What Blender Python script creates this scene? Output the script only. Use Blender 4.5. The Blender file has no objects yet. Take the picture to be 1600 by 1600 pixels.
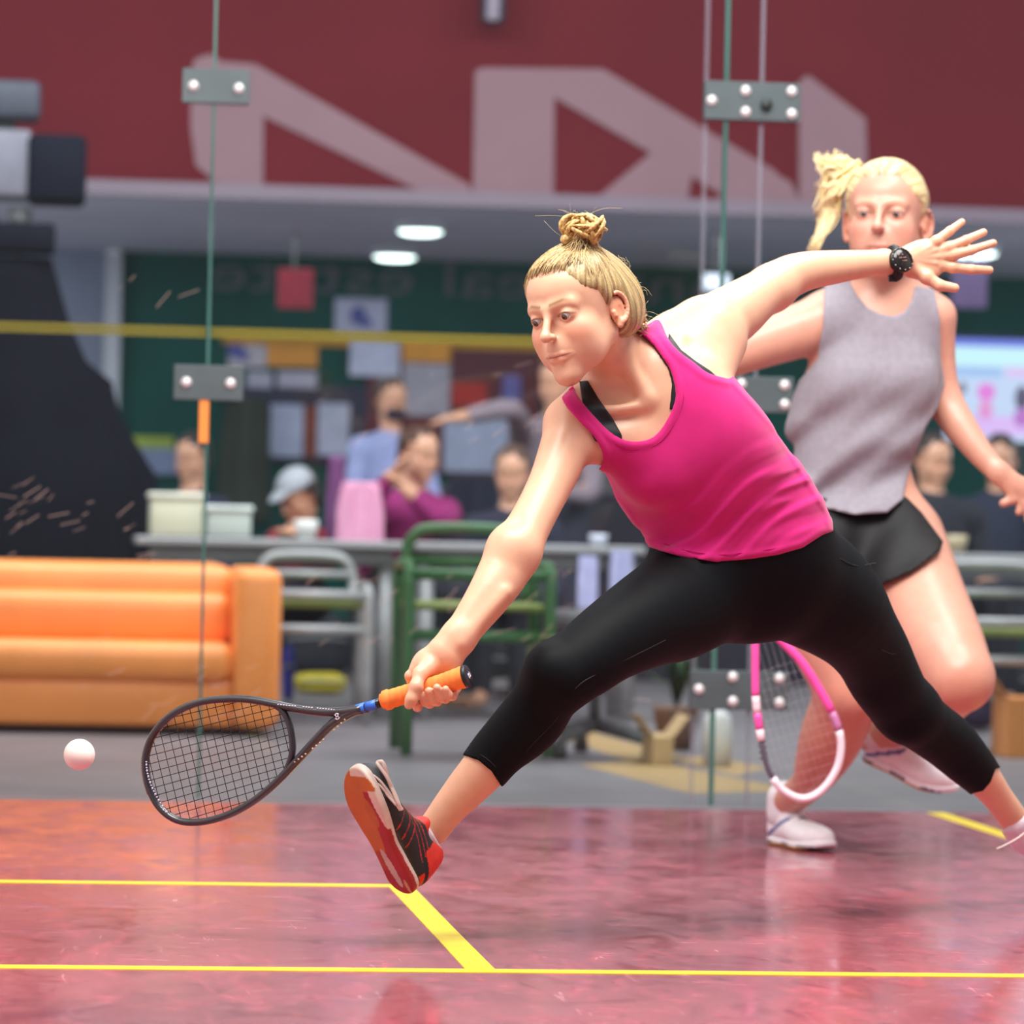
import bpy, bmesh, math, random
import numpy as np
from mathutils import Vector, Matrix

# ------------------------------------------------------------------ camera
sc = bpy.context.scene
FPX = 6060.0                      # focal length in pixels of the 1600 px frame
CAM_H = 0.757
YAW, PITCH, ROLL = 0.1166, 0.0069, 0.022
CAM = np.array([0.0, 0.0, CAM_H])
Fv = np.array([math.sin(YAW)*math.cos(PITCH), math.cos(YAW)*math.cos(PITCH), math.sin(PITCH)])
R0 = np.array([math.cos(YAW), -math.sin(YAW), 0.0])
U0 = np.cross(R0, Fv)
Rv = math.cos(ROLL)*R0 + math.sin(ROLL)*U0
Uv = -math.sin(ROLL)*R0 + math.cos(ROLL)*U0

cam_data = bpy.data.cameras.new('camera')
cam = bpy.data.objects.new('camera', cam_data)
sc.collection.objects.link(cam)
cam.matrix_world = Matrix(((Rv[0], Uv[0], -Fv[0], CAM[0]), (Rv[1], Uv[1], -Fv[1], CAM[1]),
                           (Rv[2], Uv[2], -Fv[2], CAM[2]), (0, 0, 0, 1)))
cam_data.sensor_width = 36.0
cam_data.lens = FPX/1600*36.0
cam_data.clip_start = 0.05
cam_data.clip_end = 200
cam_data.dof.use_dof = True
cam_data.dof.focus_distance = 7.22
cam_data.dof.aperture_fstop = 3.9
sc.camera = cam

# ------------------------------------------------------------------ light and exposure
sc.view_settings.view_transform = 'Standard'
sc.view_settings.look = 'None'
sc.view_settings.exposure = 0.0
sc.view_settings.gamma = 1.0
sc.view_settings.use_curve_mapping = False
sc.cycles.use_denoising = True
sc.cycles.max_bounces = 8
sc.cycles.transparent_max_bounces = 16
sc.cycles.caustics_reflective = False
sc.cycles.caustics_refractive = False
sc.cycles.sample_clamp_indirect = 6.0
world = bpy.data.worlds.new('hall_light')
sc.world = world
world.use_nodes = True
world.node_tree.nodes['Background'].inputs[0].default_value = (0.80, 0.86, 1.0, 1)
world.node_tree.nodes['Background'].inputs[1].default_value = 0.42

def area_light(name, loc, target, sx, sy, power, col):
    l = bpy.data.lights.new(name, 'AREA')
    l.shape = 'RECTANGLE'; l.size = sx; l.size_y = sy; l.energy = power; l.color = col
    o = bpy.data.objects.new(name, l)
    sc.collection.objects.link(o)
    o.location = loc
    d = Vector(target)-Vector(loc)
    o.rotation_euler = d.to_track_quat('-Z', 'Y').to_euler()
    return o
# rows of lamps over the court and over the hall behind it
area_light('court_lamp', (0.6, 6.0, 4.2), (1.0, 7.5, 0.6), 3.0, 1.6, 285, (1.0, 0.98, 0.92))
area_light('court_lamp', (2.6, 7.4, 4.6), (1.4, 7.8, 0.6), 2.4, 1.4, 170, (1.0, 0.98, 0.93))
area_light('court_lamp', (1.8, 9.9, 4.6), (1.6, 8.6, 0.6), 3.0, 1.2, 100, (1.0, 0.98, 0.95))
area_light('hall_lamp', (0.0, 14.6, 4.6), (0.4, 16.5, 0.6), 5.0, 1.6, 330, (0.94, 0.95, 1.0))
area_light('hall_lamp', (4.2, 14.6, 4.6), (3.8, 16.5, 0.6), 5.0, 1.6, 260, (0.94, 0.95, 1.0))
area_light('ceiling_fill_light', (-3.4, 18.8, 1.7), (2.0, 22.0, 2.45), 1.0, .4, 60, (0.94, 0.96, 1.0))  # unseen uplight added to brighten the hall ceiling
area_light('ceiling_fill_light', (8.2, 18.8, 1.7), (3.4, 22.0, 2.45), 1.0, .4, 60, (0.94, 0.96, 1.0))  # matching added uplight, out of view on the right
area_light('hall_lamp', (2.2, 21.6, 2.40), (2.2, 21.6, 0), 9.0, 2.0, 90, (0.94, 0.97, 1.0))

# ------------------------------------------------------------------ helpers: coordinates
def P(px, py, Y):
    """the point at depth Y (metres behind the lens plane) seen at this pixel"""
    d = Fv + Rv*((px-800.0)/FPX) + Uv*((800.0-py)/FPX)
    return CAM + d*(Y/d[1])

def PX(pts):
    v = np.asarray(pts) - CAM
    z = v@Fv
    return 800+FPX*(v@Rv)/z, 800-FPX*(v@Uv)/z

def M(n_px, Y):
    return n_px*Y/FPX*1.007

def ZY(py, px, z):
    """depth at which the ray through this pixel reaches height z"""
    d = Fv + Rv*((px-800.0)/FPX) + Uv*((800.0-py)/FPX)
    return (z-CAM_H)/d[2]*d[1]

# ------------------------------------------------------------------ helpers: objects
def link(o, parent=None):
    sc.collection.objects.link(o)
    if parent is not None:
        o.parent = parent
    return o

def tag(o, label=None, cat=None, group=None, kind=None):
    if label: o['label'] = label
    if cat: o['category'] = cat
    if group: o['group'] = group
    if kind: o['kind'] = kind
    return o

def empty(name, loc, label=None, cat=None, group=None, parent=None):
    o = bpy.data.objects.new(name, None)
    o.empty_display_size = 0.05
    link(o, parent)
    o.location = loc
    return tag(o, label, cat, group)

def mesh_obj(name, verts, faces, mat, parent=None, smooth=True, kind=None):
    me = bpy.data.meshes.new(name)
    me.from_pydata([tuple(map(float, v)) for v in verts], [], [tuple(map(int, f)) for f in faces])
    if smooth:
        me.polygons.foreach_set('use_smooth', [True]*len(me.polygons))
    if mat is not None:
        for m in (mat if isinstance(mat, (list, tuple)) else [mat]):
            me.materials.append(m)
    me.update()
    o = bpy.data.objects.new(name, me)
    link(o, parent)
    if parent is not None:
        o.matrix_parent_inverse = wmat(parent).inverted()
    if kind: o['kind'] = kind
    return o

def wmat(o):
    m = Matrix.LocRotScale(o.location, o.rotation_euler, o.scale)
    if o.parent is not None:
        m = wmat(o.parent) @ o.matrix_parent_inverse @ m
    return m

class MB:
    """collects primitive shapes into one mesh"""
    def __init__(self):
        self.v = []; self.f = []
    def add(self, vs, fs):
        n = len(self.v)
        self.v += [tuple(map(float, p)) for p in vs]
        self.f += [tuple(n+int(i) for i in f) for f in fs]
        return self
    def box(self, x0, x1, y0, y1, z0, z1, bev=0.0, rot=0.0, seg=1):
        cx, cy, cz = (x0+x1)/2, (y0+y1)/2, (z0+z1)/2
        hx, hy, hz = abs(x1-x0)/2, abs(y1-y0)/2, abs(z1-z0)/2
        bm = bmesh.new()
        bmesh.ops.create_cube(bm, size=2.0)
        for v in bm.verts:
            v.co = Vector((v.co.x*hx, v.co.y*hy, v.co.z*hz))
        b = min(bev, hx*.98, hy*.98, hz*.98)
        if b > 0:
            bmesh.ops.bevel(bm, geom=list(bm.edges), offset=b, segments=seg, profile=.5, affect='EDGES')
        c, s = math.cos(rot), math.sin(rot)
        bm.verts.index_update()
        vs = [(cx+v.co.x*c-v.co.y*s, cy+v.co.x*s+v.co.y*c, cz+v.co.z) for v in bm.verts]
        fs = [[v.index for v in f.verts] for f in bm.faces]
        bm.free()
        return self.add(vs, fs)
    def tube(self, pts, r, seg=10, closed=False, caps=True, flat=None):
        v, f = tube(pts, r, seg, closed, caps, flat)
        return self.add(v, f)
    def lathe(self, prof, c, seg=24, axis=(0, 0, 1)):
        ax = np.array(axis, float); ax /= np.linalg.norm(ax)
        t = np.array([1.0, 0, 0]) if abs(ax[0]) < .8 else np.array([0, 1.0, 0])
        u = np.cross(ax, t); u /= np.linalg.norm(u); w = np.cross(ax, u)
        vs, fs = [], []
        for r, z in prof:
            for k in range(seg):
                a = 2*math.pi*k/seg
                vs.append(np.array(c)+ax*z+(u*math.cos(a)+w*math.sin(a))*max(r, 1e-5))
        for i in range(len(prof)-1):
            for k in range(seg):
                fs.append((i*seg+k, i*seg+(k+1) % seg, (i+1)*seg+(k+1) % seg, (i+1)*seg+k))
        fs.append([k for k in range(seg)][::-1])
        fs.append([(len(prof)-1)*seg+k for k in range(seg)])
        return self.add(vs, fs)
    def ell(self, c, r, seg=20, rings=12):
        vs, fs = [], []
        for i in range(rings+1):
            th = math.pi*i/rings
            for k in range(seg):
                a = 2*math.pi*k/seg
                vs.append((c[0]+r[0]*math.sin(th)*math.cos(a), c[1]+r[1]*math.sin(th)*math.sin(a), c[2]+r[2]*math.cos(th)))
        for i in range(rings):
            for k in range(seg):
                fs.append((i*seg+k, (i+1)*seg+k, (i+1)*seg+(k+1) % seg, i*seg+(k+1) % seg))
        return self.add(vs, fs)
    def prism(self, poly, y0, y1):
        """polygon in (x, z) extruded from y0 to y1"""
        n = len(poly)
        vs = [(x, y0, z) for x, z in poly]+[(x, y1, z) for x, z in poly]
        fs = [list(range(n)), list(range(2*n-1, n-1, -1))]
        fs += [(i, i+n, (i+1) % n+n, (i+1) % n) for i in range(n)]
        return self.add(vs, fs)
    def build(self, name, mat, parent=None, smooth=False, kind=None):
        return mesh_obj(name, self.v, self.f, mat, parent, smooth, kind)

def tube(pts, r, seg=10, closed=False, caps=True, flat=None):
    pts = np.array(pts, float)
    n = len(pts)
    r = np.full(n, r) if np.isscalar(r) else np.array(r, float)
    tan = np.zeros_like(pts)
    for i in range(n):
        a = pts[(i-1) % n] if (closed or i > 0) else pts[i]
        b = pts[(i+1) % n] if (closed or i < n-1) else pts[i]
        t = b-a
        tan[i] = t/(np.linalg.norm(t)+1e-12)
    if flat is not None:
        ref = np.array(flat[0], float); ref /= np.linalg.norm(ref); fs_ = flat[1]
    else:
        ref = np.array([0, 0, 1.0]) if abs(tan[0][2]) < .9 else np.array([1.0, 0, 0]); fs_ = 1.0
    vs = []; u = None
    for i in range(n):
        if flat is not None or u is None:
            u = ref-tan[i]*(ref@tan[i]); u /= np.linalg.norm(u)+1e-12
        else:
            u = u-tan[i]*(u@tan[i]); u /= np.linalg.norm(u)+1e-12
        w = np.cross(tan[i], u)
        for k in range(seg):
            a = 2*math.pi*k/seg
            vs.append(pts[i]+r[i]*(u*math.cos(a)*fs_+w*math.sin(a)))
    fs = []
    m = n if closed else n-1
    for i in range(m):
        j = (i+1) % n
        for k in range(seg):
            fs.append((i*seg+k, i*seg+(k+1) % seg, j*seg+(k+1) % seg, j*seg+k))
    if caps and not closed:
        fs.append(list(range(seg))[::-1]); fs.append([(n-1)*seg+k for k in range(seg)])
    return vs, fs

def smooth_curve(pts, n, closed=False):
    """Catmull-Rom through the points"""
    pts = np.array(pts, float); m = len(pts); out = []
    segs = m if closed else m-1
    for i in range(segs):
        p1, p2 = pts[i % m], pts[(i+1) % m]
        p0 = pts[(i-1) % m] if (closed or i > 0) else 2*p1-p2
        p3 = pts[(i+2) % m] if (closed or i < m-2) else 2*p2-p1
        for k in range(n):
            t = k/n
            out.append(.5*((2*p1)+(-p0+p2)*t+(2*p0-5*p1+4*p2-p3)*t*t+(-p0+3*p1-3*p2+p3)*t**3))
    if not closed: out.append(pts[-1])
    return np.array(out)

# ------------------------------------------------------------------ helpers: materials
def mat(name, col, rough=.6, metal=0.0, spec=.5, noise=None, bump=None, sss=0.0, emit=None, sheen=0.0, coat=0.0, attr=None, tint2=None):
    m = bpy.data.materials.new(name); m.use_nodes = True
    nt = m.node_tree; b = nt.nodes['Principled BSDF']
    b.inputs['Base Color'].default_value = (*col, 1)
    b.inputs['Roughness'].default_value = rough
    b.inputs['Metallic'].default_value = metal
    b.inputs['Specular IOR Level'].default_value = spec
    if sheen: b.inputs['Sheen Weight'].default_value = sheen
    if coat: b.inputs['Coat Weight'].default_value = coat
    if sss:
        b.inputs['Subsurface Weight'].default_value = sss
        b.inputs['Subsurface Radius'].default_value = (0.012, 0.005, 0.003)
        b.inputs['Subsurface Scale'].default_value = 1.0
    if emit:
        b.inputs['Emission Color'].default_value = (*emit[0], 1); b.inputs['Emission Strength'].default_value = emit[1]
    tc = nt.nodes.new('ShaderNodeTexCoord')
    src = None
    if attr:
        a = nt.nodes.new('ShaderNodeAttribute'); a.attribute_name = attr
        src = a.outputs['Color']
    if noise:                     # (scale, amount[, stretch])
        n = nt.nodes.new('ShaderNodeTexNoise'); n.inputs['Scale'].default_value = noise[0]; n.inputs['Detail'].default_value = 6
        mp = nt.nodes.new('ShaderNodeMapping'); mp.inputs['Scale'].default_value = noise[2] if len(noise) > 2 else (1, 1, 1)
        nt.links.new(tc.outputs['Object'], mp.inputs[0]); nt.links.new(mp.outputs[0], n.inputs['Vector'])
        mx = nt.nodes.new('ShaderNodeMix'); mx.data_type = 'RGBA'; mx.blend_type = 'MIX'
        c2 = tint2 if tint2 else tuple(c*(1-noise[1]) for c in col)
        rp = nt.nodes.new('ShaderNodeMapRange'); rp.inputs[1].default_value = .35; rp.inputs[2].default_value = .65
        nt.links.new(n.outputs['Fac'], rp.inputs[0])
        nt.links.new(rp.outputs[0], mx.inputs[0])
        if src is not None:
            mu = nt.nodes.new('ShaderNodeMix'); mu.data_type = 'RGBA'; mu.blend_type = 'MULTIPLY'; mu.inputs[0].default_value = 1.0
            k = 1-noise[1]
            mu.inputs[7].default_value = (k, k, k, 1)
            nt.links.new(src, mu.inputs[6])
            nt.links.new(src, mx.inputs[6]); nt.links.new(mu.outputs[2], mx.inputs[7])
        else:
            mx.inputs[6].default_value = (*col, 1); mx.inputs[7].default_value = (*c2, 1)
        src = mx.outputs[2]
    if src is not None:
        nt.links.new(src, b.inputs['Base Color'])
    if bump:                      # (scale, strength, distance[, stretch])
        n = nt.nodes.new('ShaderNodeTexNoise'); n.inputs['Scale'].default_value = bump[0]; n.inputs['Detail'].default_value = 4
        mp = nt.nodes.new('ShaderNodeMapping'); mp.inputs['Scale'].default_value = bump[3] if len(bump) > 3 else (1, 1, 1)
        nt.links.new(tc.outputs['Object'], mp.inputs[0]); nt.links.new(mp.outputs[0], n.inputs['Vector'])
        bp = nt.nodes.new('ShaderNodeBump'); bp.inputs['Strength'].default_value = bump[1]; bp.inputs['Distance'].default_value = bump[2]
        nt.links.new(n.outputs['Fac'], bp.inputs['Height']); nt.links.new(bp.outputs[0], b.inputs['Normal'])
    return m

_mc = {}
def plain(col, rough=.6, metal=0.0, spec=.4):
    """a simple coloured material with a faint procedural mottling"""
    k = (tuple(round(c, 3) for c in col), rough, metal, spec)
    if k not in _mc:
        _mc[k] = mat('paint_%d' % len(_mc), col, rough, metal, spec, noise=(9.0, .16))
    return _mc[k]

def srgb(r, g, b):
    f = lambda c: (c/255/12.92) if c/255 <= .04045 else ((c/255+.055)/1.055)**2.4
    return (f(r), f(g), f(b))
# ------------------------------------------------------------------ implicit bodies
def smin(a, b, k):
    h = np.maximum(k-np.abs(a-b), 0)/k
    return np.minimum(a, b)-h*h*k*.25

def smax(a, b, k):
    return -smin(-a, -b, k)

class RC:
    """round cone a(r1) to b(r2), optionally flattened along n by s"""
    def __init__(self, a, b, r1, r2, k=.02, n=None, s=1.0, sub=False):
        self.a = np.array(a, np.float64); self.b = np.array(b, np.float64)
        if np.linalg.norm(self.b-self.a) < 1e-4: self.b = self.a+np.array([1e-4, 0, 0])
        self.r1, self.r2, self.k, self.s, self.sub = r1, r2, k, s, sub
        self.n = None
        if n is not None and s != 1.0:
            n = np.array(n, float)
            self.n = n/np.linalg.norm(n)
        self.c = (self.a+self.b)/2
        self.rad = np.linalg.norm(self.b-self.a)/2+max(r1, r2)*max(1.0, s)
    def __call__(self, p):
        q = p-self.a; ba = self.b-self.a
        if self.n is not None:
            m = (1/self.s-1)
            q = q+(q@self.n)[:, None]*(m*self.n); ba = ba+(ba@self.n)*m*self.n
        L2 = ba@ba
        t = np.clip((q@ba)/L2, 0, 1)
        # shift along the axis for the taper
        L = math.sqrt(L2); dr = self.r1-self.r2
        sl = dr/L
        if abs(sl) < .95:
            perp = q-(q@ba/L2)[:, None]*ba
            pl = np.sqrt((perp*perp).sum(1))
            t = np.clip((q@ba)/L2-pl*sl/math.sqrt(1-sl*sl)/L, 0, 1)
        e = q-t[:, None]*ba
        l = np.sqrt((e*e).sum(1))+1e-9
        d = l-(self.r1+(self.r2-self.r1)*t)
        if self.n is not None:
            un = (e@self.n)/l
            d = d/np.sqrt(1-un*un+(un/self.s)**2)
        return d

class EL:
    """ellipsoid with axes given as rows of R"""
    def __init__(self, c, r, R=None, k=.02, sub=False):
        self.c = np.array(c, float); self.r = np.array(r, float)
        self.R = np.eye(3) if R is None else np.array(R, float)
        self.k, self.sub = k, sub
        self.rad = max(r)
    def __call__(self, p):
        q = (p-self.c)@self.R.T
        a = q/self.r; k0 = np.sqrt((a*a).sum(1))+1e-9
        b = a/self.r; k1 = np.sqrt((b*b).sum(1))+1e-9
        return k0*(k0-1)/k1

class Chain:
    """smooth tapering limb: a run of round cones joined without bulges"""
    def __init__(self, segs, k):
        self.segs, self.k, self.sub = segs, k, False
        lo = np.min([q.c-q.rad for q in segs], 0); hi = np.max([q.c+q.rad for q in segs], 0)
        self.c = (lo+hi)/2; self.rad = max(np.linalg.norm(q.c-self.c)+q.rad for q in segs)
    def near(self, c, r):
        sg = [q for q in self.segs if np.linalg.norm(q.c-c)-q.rad-self.k < r]
        return Chain(sg, self.k) if sg else None
    def __call__(self, p):
        d = self.segs[0](p)
        for q in self.segs[1:]: d = np.minimum(d, q(p))
        return d

def near_prims(pr, c, r):
    out = []
    for q in pr:
        if np.linalg.norm(q.c-c)-q.rad-q.k < r:
            if isinstance(q, Chain): q = q.near(c, r)
            if q is not None: out.append(q)
    return out

class Body:
    def __init__(self): self.p = []
    def rc(self, *a, **k): self.p.append(RC(*a, **k)); return self
    def el(self, *a, **k): self.p.append(EL(*a, **k)); return self
    def chain(self, pts, k=.02, n=None, s=1.0):
        """pts: rows of (point, radius)"""
        q = np.array([[*p, r] for p, r in pts])
        if len(q) > 2: q = smooth_curve(q, 3)
        self.p.append(Chain([RC(a[:3], b[:3], a[3], b[3], k, n, s) for a, b in zip(q[:-1], q[1:])], k))
        return self
    def near(self, c, r):
        return near_prims(self.p, c, r)

def sdf_eval(prims, p, big=.12):
    d = np.full(len(p), big)
    for q in prims:
        e = q(p)
        d = smax(d, -e, q.k) if q.sub else smin(d, e, q.k)
    return d

def mesh_sdf(body, h, post=None, pad=.02, N=12, keep=None):
    """narrow band surface nets; post(d, points) may cut or offset the field"""
    lo = np.min([q.c-q.rad for q in body.p if not q.sub], 0)-pad
    hi = np.max([q.c+q.rad for q in body.p if not q.sub], 0)+pad
    B = N*h
    nb = np.ceil((hi-lo)/B).astype(int)
    ii = np.stack(np.meshgrid(*[np.arange(n) for n in nb], indexing='ij'), -1).reshape(-1, 3)
    cen = lo+(ii+.5)*B
    if keep is not None:
        m = keep(cen, B); ii = ii[m]; cen = cen[m]
    # two-level cull
    rad = B*.87
    act = []
    S = 5
    sup = ii//S
    key = sup[:, 0]*1000003+sup[:, 1]*1009+sup[:, 2]
    order = np.argsort(key, kind='stable'); ks = key[order]
    starts = np.r_[0, np.nonzero(np.diff(ks))[0]+1, len(ks)]
    for a, b in zip(starts[:-1], starts[1:]):
        idx = order[a:b]
        c = cen[idx].mean(0); r = np.linalg.norm(cen[idx]-c, axis=1).max()+rad
        pr = body.near(c, r+.05)
        if not any(not q.sub for q in pr): continue
        d = sdf_eval(pr, cen[idx])
        if post is not None: d = post(d, cen[idx])
        m = np.abs(d) < rad+.012
        for j in idx[m]: act.append((j, pr))
    g = np.arange(N+1)
    loc = np.stack(np.meshgrid(g, g, g, indexing='ij'), -1).reshape(-1, 3)
    BIG = np.array([1 << 40, 1 << 20, 1], dtype=np.int64)
    vk, vp, quads = [], [], []
    CE = [(0, 0, 0, 1, 0, 0), (0, 1, 0, 1, 1, 0), (0, 0, 1, 1, 0, 1), (0, 1, 1, 1, 1, 1),
          (0, 0, 0, 0, 1, 0), (1, 0, 0, 1, 1, 0), (0, 0, 1, 0, 1, 1), (1, 0, 1, 1, 1, 1),
          (0, 0, 0, 0, 0, 1), (1, 0, 0, 1, 0, 1), (0, 1, 0, 0, 1, 1), (1, 1, 0, 1, 1, 1)]
    for j, pr in act:
        base = ii[j]*N
        pts = lo+(base+loc)*h
        pr2 = near_prims(pr, cen[j], rad+.02)
        if not pr2: continue
        d = sdf_eval(pr2, pts)
        if post is not None: d = post(d, pts)
        D = d.reshape(N+1, N+1, N+1); Sg = D < 0
        if Sg.all() or not Sg.any(): continue
        # cells
        acc = np.zeros((N, N, N, 3)); cnt = np.zeros((N, N, N))
        for (x0, y0, z0, x1, y1, z1) in CE:
            A = D[x0:N+x0, y0:N+y0, z0:N+z0]; Bd = D[x1:N+x1, y1:N+y1, z1:N+z1]
            m = (A < 0) != (Bd < 0)
            t = np.where(m, A/(np.where(m, A-Bd, 1)), 0)
            for ax, (c0, c1) in enumerate(((x0, x1), (y0, y1), (z0, z1))):
                acc[..., ax] += np.where(m, c0+(c1-c0)*t, 0)
            cnt += m
        cm = cnt > 0
        ci = np.argwhere(cm)
        pos = lo+(base+ci+acc[cm]/cnt[cm][:, None])*h
        vk.append(((ci+base+4)*BIG).sum(1)); vp.append(pos)
        # edges
        for ax in range(3):
            A = D[:N, :N, :N]
            Bd = (D[1:, :N, :N], D[:N, 1:, :N], D[:N, :N, 1:])[ax]
            m = (A < 0) != (Bd < 0)
            e = np.argwhere(m)
            if not len(e): continue
            flip = A[m] < 0
            o1 = np.zeros(3, int); o2 = np.zeros(3, int); o1[(ax+1) % 3] = -1; o2[(ax+2) % 3] = -1
            b0 = e+base+4
            q = np.stack([((b0+o)*BIG).sum(1) for o in (np.zeros(3, int), o1, o1+o2, o2)], 1)
            q[~flip] = q[~flip][:, ::-1]
            quads.append(q)
    vk = np.concatenate(vk); vp = np.concatenate(vp); quads = np.concatenate(quads)
    uk, first = np.unique(vk, return_index=True)
    vp = vp[first]
    idx = np.searchsorted(uk, quads); idx = np.clip(idx, 0, len(uk)-1)
    ok = (uk[idx] == quads).all(1)
    return vp, idx[ok]

def sdf_at(body, pts, post=None):
    """field at arbitrary points, in spatial chunks"""
    out = np.zeros(len(pts))
    cell = np.floor(pts/.06).astype(np.int64)
    key = cell[:, 0]*1000003+cell[:, 1]*1009+cell[:, 2]
    order = np.argsort(key, kind='stable'); ks = key[order]
    starts = np.r_[0, np.nonzero(np.diff(ks))[0]+1, len(ks)]
    for a, b in zip(starts[:-1], starts[1:]):
        i = order[a:b]; q = pts[i]
        c = q.mean(0); r = np.linalg.norm(q-c, axis=1).max()
        d = sdf_eval(body.near(c, r+.03), q)
        out[i] = post(d, q) if post is not None else d
    return out

def project(body, pts, post=None, it=2, eps=.0006):
    for _ in range(it):
        d = sdf_at(body, pts, post)
        g = np.stack([(sdf_at(body, pts+np.eye(3)[k]*eps, post)-d)/eps for k in range(3)], 1)
        gl = (g*g).sum(1)+1e-6
        step = (d/gl)[:, None]*g
        l = np.sqrt((step*step).sum(1)); f = np.minimum(1, .003/(l+1e-9))
        pts = pts-step*f[:, None]
    return pts

def subdivide_region(v, f, mask_fn):
    """one level of subdivision of the quads near some points (transition filled by bmesh)"""
    bm = bmesh.new()
    vs = [bm.verts.new(p) for p in v]
    bm.verts.ensure_lookup_table()
    for q in f:
        try: bm.faces.new([vs[i] for i in q])
        except ValueError: pass
    m = mask_fn(np.array(v))
    ed = [e for e in bm.edges if m[e.verts[0].index if e.verts[0].index >= 0 else 0]] if False else None
    bm.verts.index_update()
    ed = [e for e in bm.edges if m[e.verts[0].index] and m[e.verts[1].index]]
    bmesh.ops.subdivide_edges(bm, edges=ed, cuts=1, use_grid_fill=True)
    bm.verts.index_update()
    nv = np.array([p.co[:] for p in bm.verts]); nf = [[p.index for p in fc.verts] for fc in bm.faces]
    bm.free()
    return nv, nf

def sdf_object(name, body, h, mat_, parent=None, post=None, refine=None, color=None, proj=1, keep=None, matidx=None):
    v, f = mesh_sdf(body, h, post, keep=keep)
    if refine is not None:
        for fn in refine:
            v, f = subdivide_region(v, f, fn)
    if proj: v = project(body, v, post, it=proj)
    me = bpy.data.meshes.new(name)
    if isinstance(f, np.ndarray):
        me.vertices.add(len(v)); me.vertices.foreach_set('co', v.astype(np.float32).ravel())
        me.loops.add(f.size); me.loops.foreach_set('vertex_index', f.astype(np.int32).ravel())
        me.polygons.add(len(f))
        me.polygons.foreach_set('loop_start', np.arange(0, f.size, 4, dtype=np.int32))
    else:
        me.from_pydata([tuple(p) for p in v], [], f)
    me.update(calc_edges=True); me.validate()
    me.polygons.foreach_set('use_smooth', [True]*len(me.polygons))
    for m in (mat_ if isinstance(mat_, (list, tuple)) else [mat_]): me.materials.append(m)
    if color is not None:
        vv = np.zeros(len(me.vertices)*3); me.vertices.foreach_get('co', vv); vv = vv.reshape(-1, 3)
        c = np.ones((len(vv), 4)); c[:, :3] = color(vv)
        at = me.color_attributes.new('Col', 'FLOAT_COLOR', 'POINT')
        at.data.foreach_set('color', c.astype(np.float32).ravel())
    if matidx is not None:
        cen = np.zeros(len(me.polygons)*3); me.polygons.foreach_get('center', cen)
        me.polygons.foreach_set('material_index', matidx(cen.reshape(-1, 3)).astype(np.int32))
    o = bpy.data.objects.new(name, me)
    link(o, parent)
    if parent is not None:
        o.matrix_parent_inverse = wmat(parent).inverted()
    return o

def poly_sd(poly, x, y):
    """signed distance (px) to a polygon, negative inside"""
    p = np.array(poly, float); n = len(p)
    d2 = np.full(len(x), 1e18); ins = np.zeros(len(x), bool)
    for i in range(n):
        a = p[i]; b = p[(i+1) % n]; e = b-a
        wx, wy = x-a[0], y-a[1]
        t = np.clip((wx*e[0]+wy*e[1])/(e@e+1e-12), 0, 1)
        d2 = np.minimum(d2, (wx-e[0]*t)**2+(wy-e[1]*t)**2)
        c = ((a[1] > y) != (b[1] > y)) & (x < (b[0]-a[0])*(y-a[1])/((b[1]-a[1]) if b[1] != a[1] else 1e-12)+a[0])
        ins ^= c
    d = np.sqrt(d2)
    return np.where(ins, -d, d)

def region_px(poly, p):
    x, y = PX(p)
    return poly_sd(poly, x, y)*(p[:, 1]/FPX)

# ------------------------------------------------------------------ head in its own frame: x = subject's left, y = forward, z = up
class Frame:
    def __init__(self, o, R, s=1.0):
        self.o = np.array(o, float); self.R = np.array(R, float); self.s = s     # rows of R: local axes in the world
    def w(self, p): return self.o+self.s*(np.array(p, float)@self.R)
    def l(self, p): return ((p-self.o)@self.R.T)/self.s

def fit_frame(pairs, Y, s0=1.0, yaw=0, pitch=0, roll=0, fix_s=None, it=60):
    """weak pose estimate: local points and the pixels where they are seen, depth Y for the origin"""
    lp = np.array([p for p, _ in pairs], float); uv = np.array([u for _, u in pairs], float)
    toC = -Fv; 
    base = np.array([Rv, toC, Uv])   # facing the lens: local x -> image right, y -> to the lens, z -> image up
    def rot(q):
        cy, sy = math.cos(q[0]), math.sin(q[0]); cx, sx = math.cos(q[1]), math.sin(q[1]); cz, sz = math.cos(q[2]), math.sin(q[2])
        Rz = np.array([[cy, sy, 0], [-sy, cy, 0], [0, 0, 1]])
        Rx = np.array([[1, 0, 0], [0, cx, sx], [0, -sx, cx]])
        Ry = np.array([[cz, 0, sz], [0, 1, 0], [-sz, 0, cz]])
        return Rz@Rx@Ry@base
    def proj(q):
        fr = Frame(P(q[3], q[4], Y), rot(q), q[5])
        x, y = PX(fr.w(lp)); return np.r_[x-uv[:, 0], y-uv[:, 1]]
    q = np.array([yaw, pitch, roll, uv[:, 0].mean(), uv[:, 1].mean(), s0])
    act = [0, 1, 2, 3, 4] + ([] if fix_s else [5])
    if fix_s: q[5] = fix_s
    st = np.array([1e-4, 1e-4, 1e-4, .01, .01, 1e-4])
    lam = 1.0
    for _ in range(it):
        r = proj(q); J = np.zeros((len(r), 6))
        for k in act:
            q2 = q.copy(); q2[k] += st[k]; J[:, k] = (proj(q2)-r)/st[k]
        Ja = J[:, act]
        H = Ja.T@Ja
        dq = np.linalg.solve(H+lam*np.diag(np.diag(H)+1e-6), -Ja.T@r)
        q3 = q.copy(); q3[act] += dq
        if (proj(q3)**2).sum() < (r**2).sum(): q = q3; lam *= .5
        else: lam *= 3
    return Frame(P(q[3], q[4], Y), rot(q), q[5]), q, np.abs(proj(q)).max()

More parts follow.
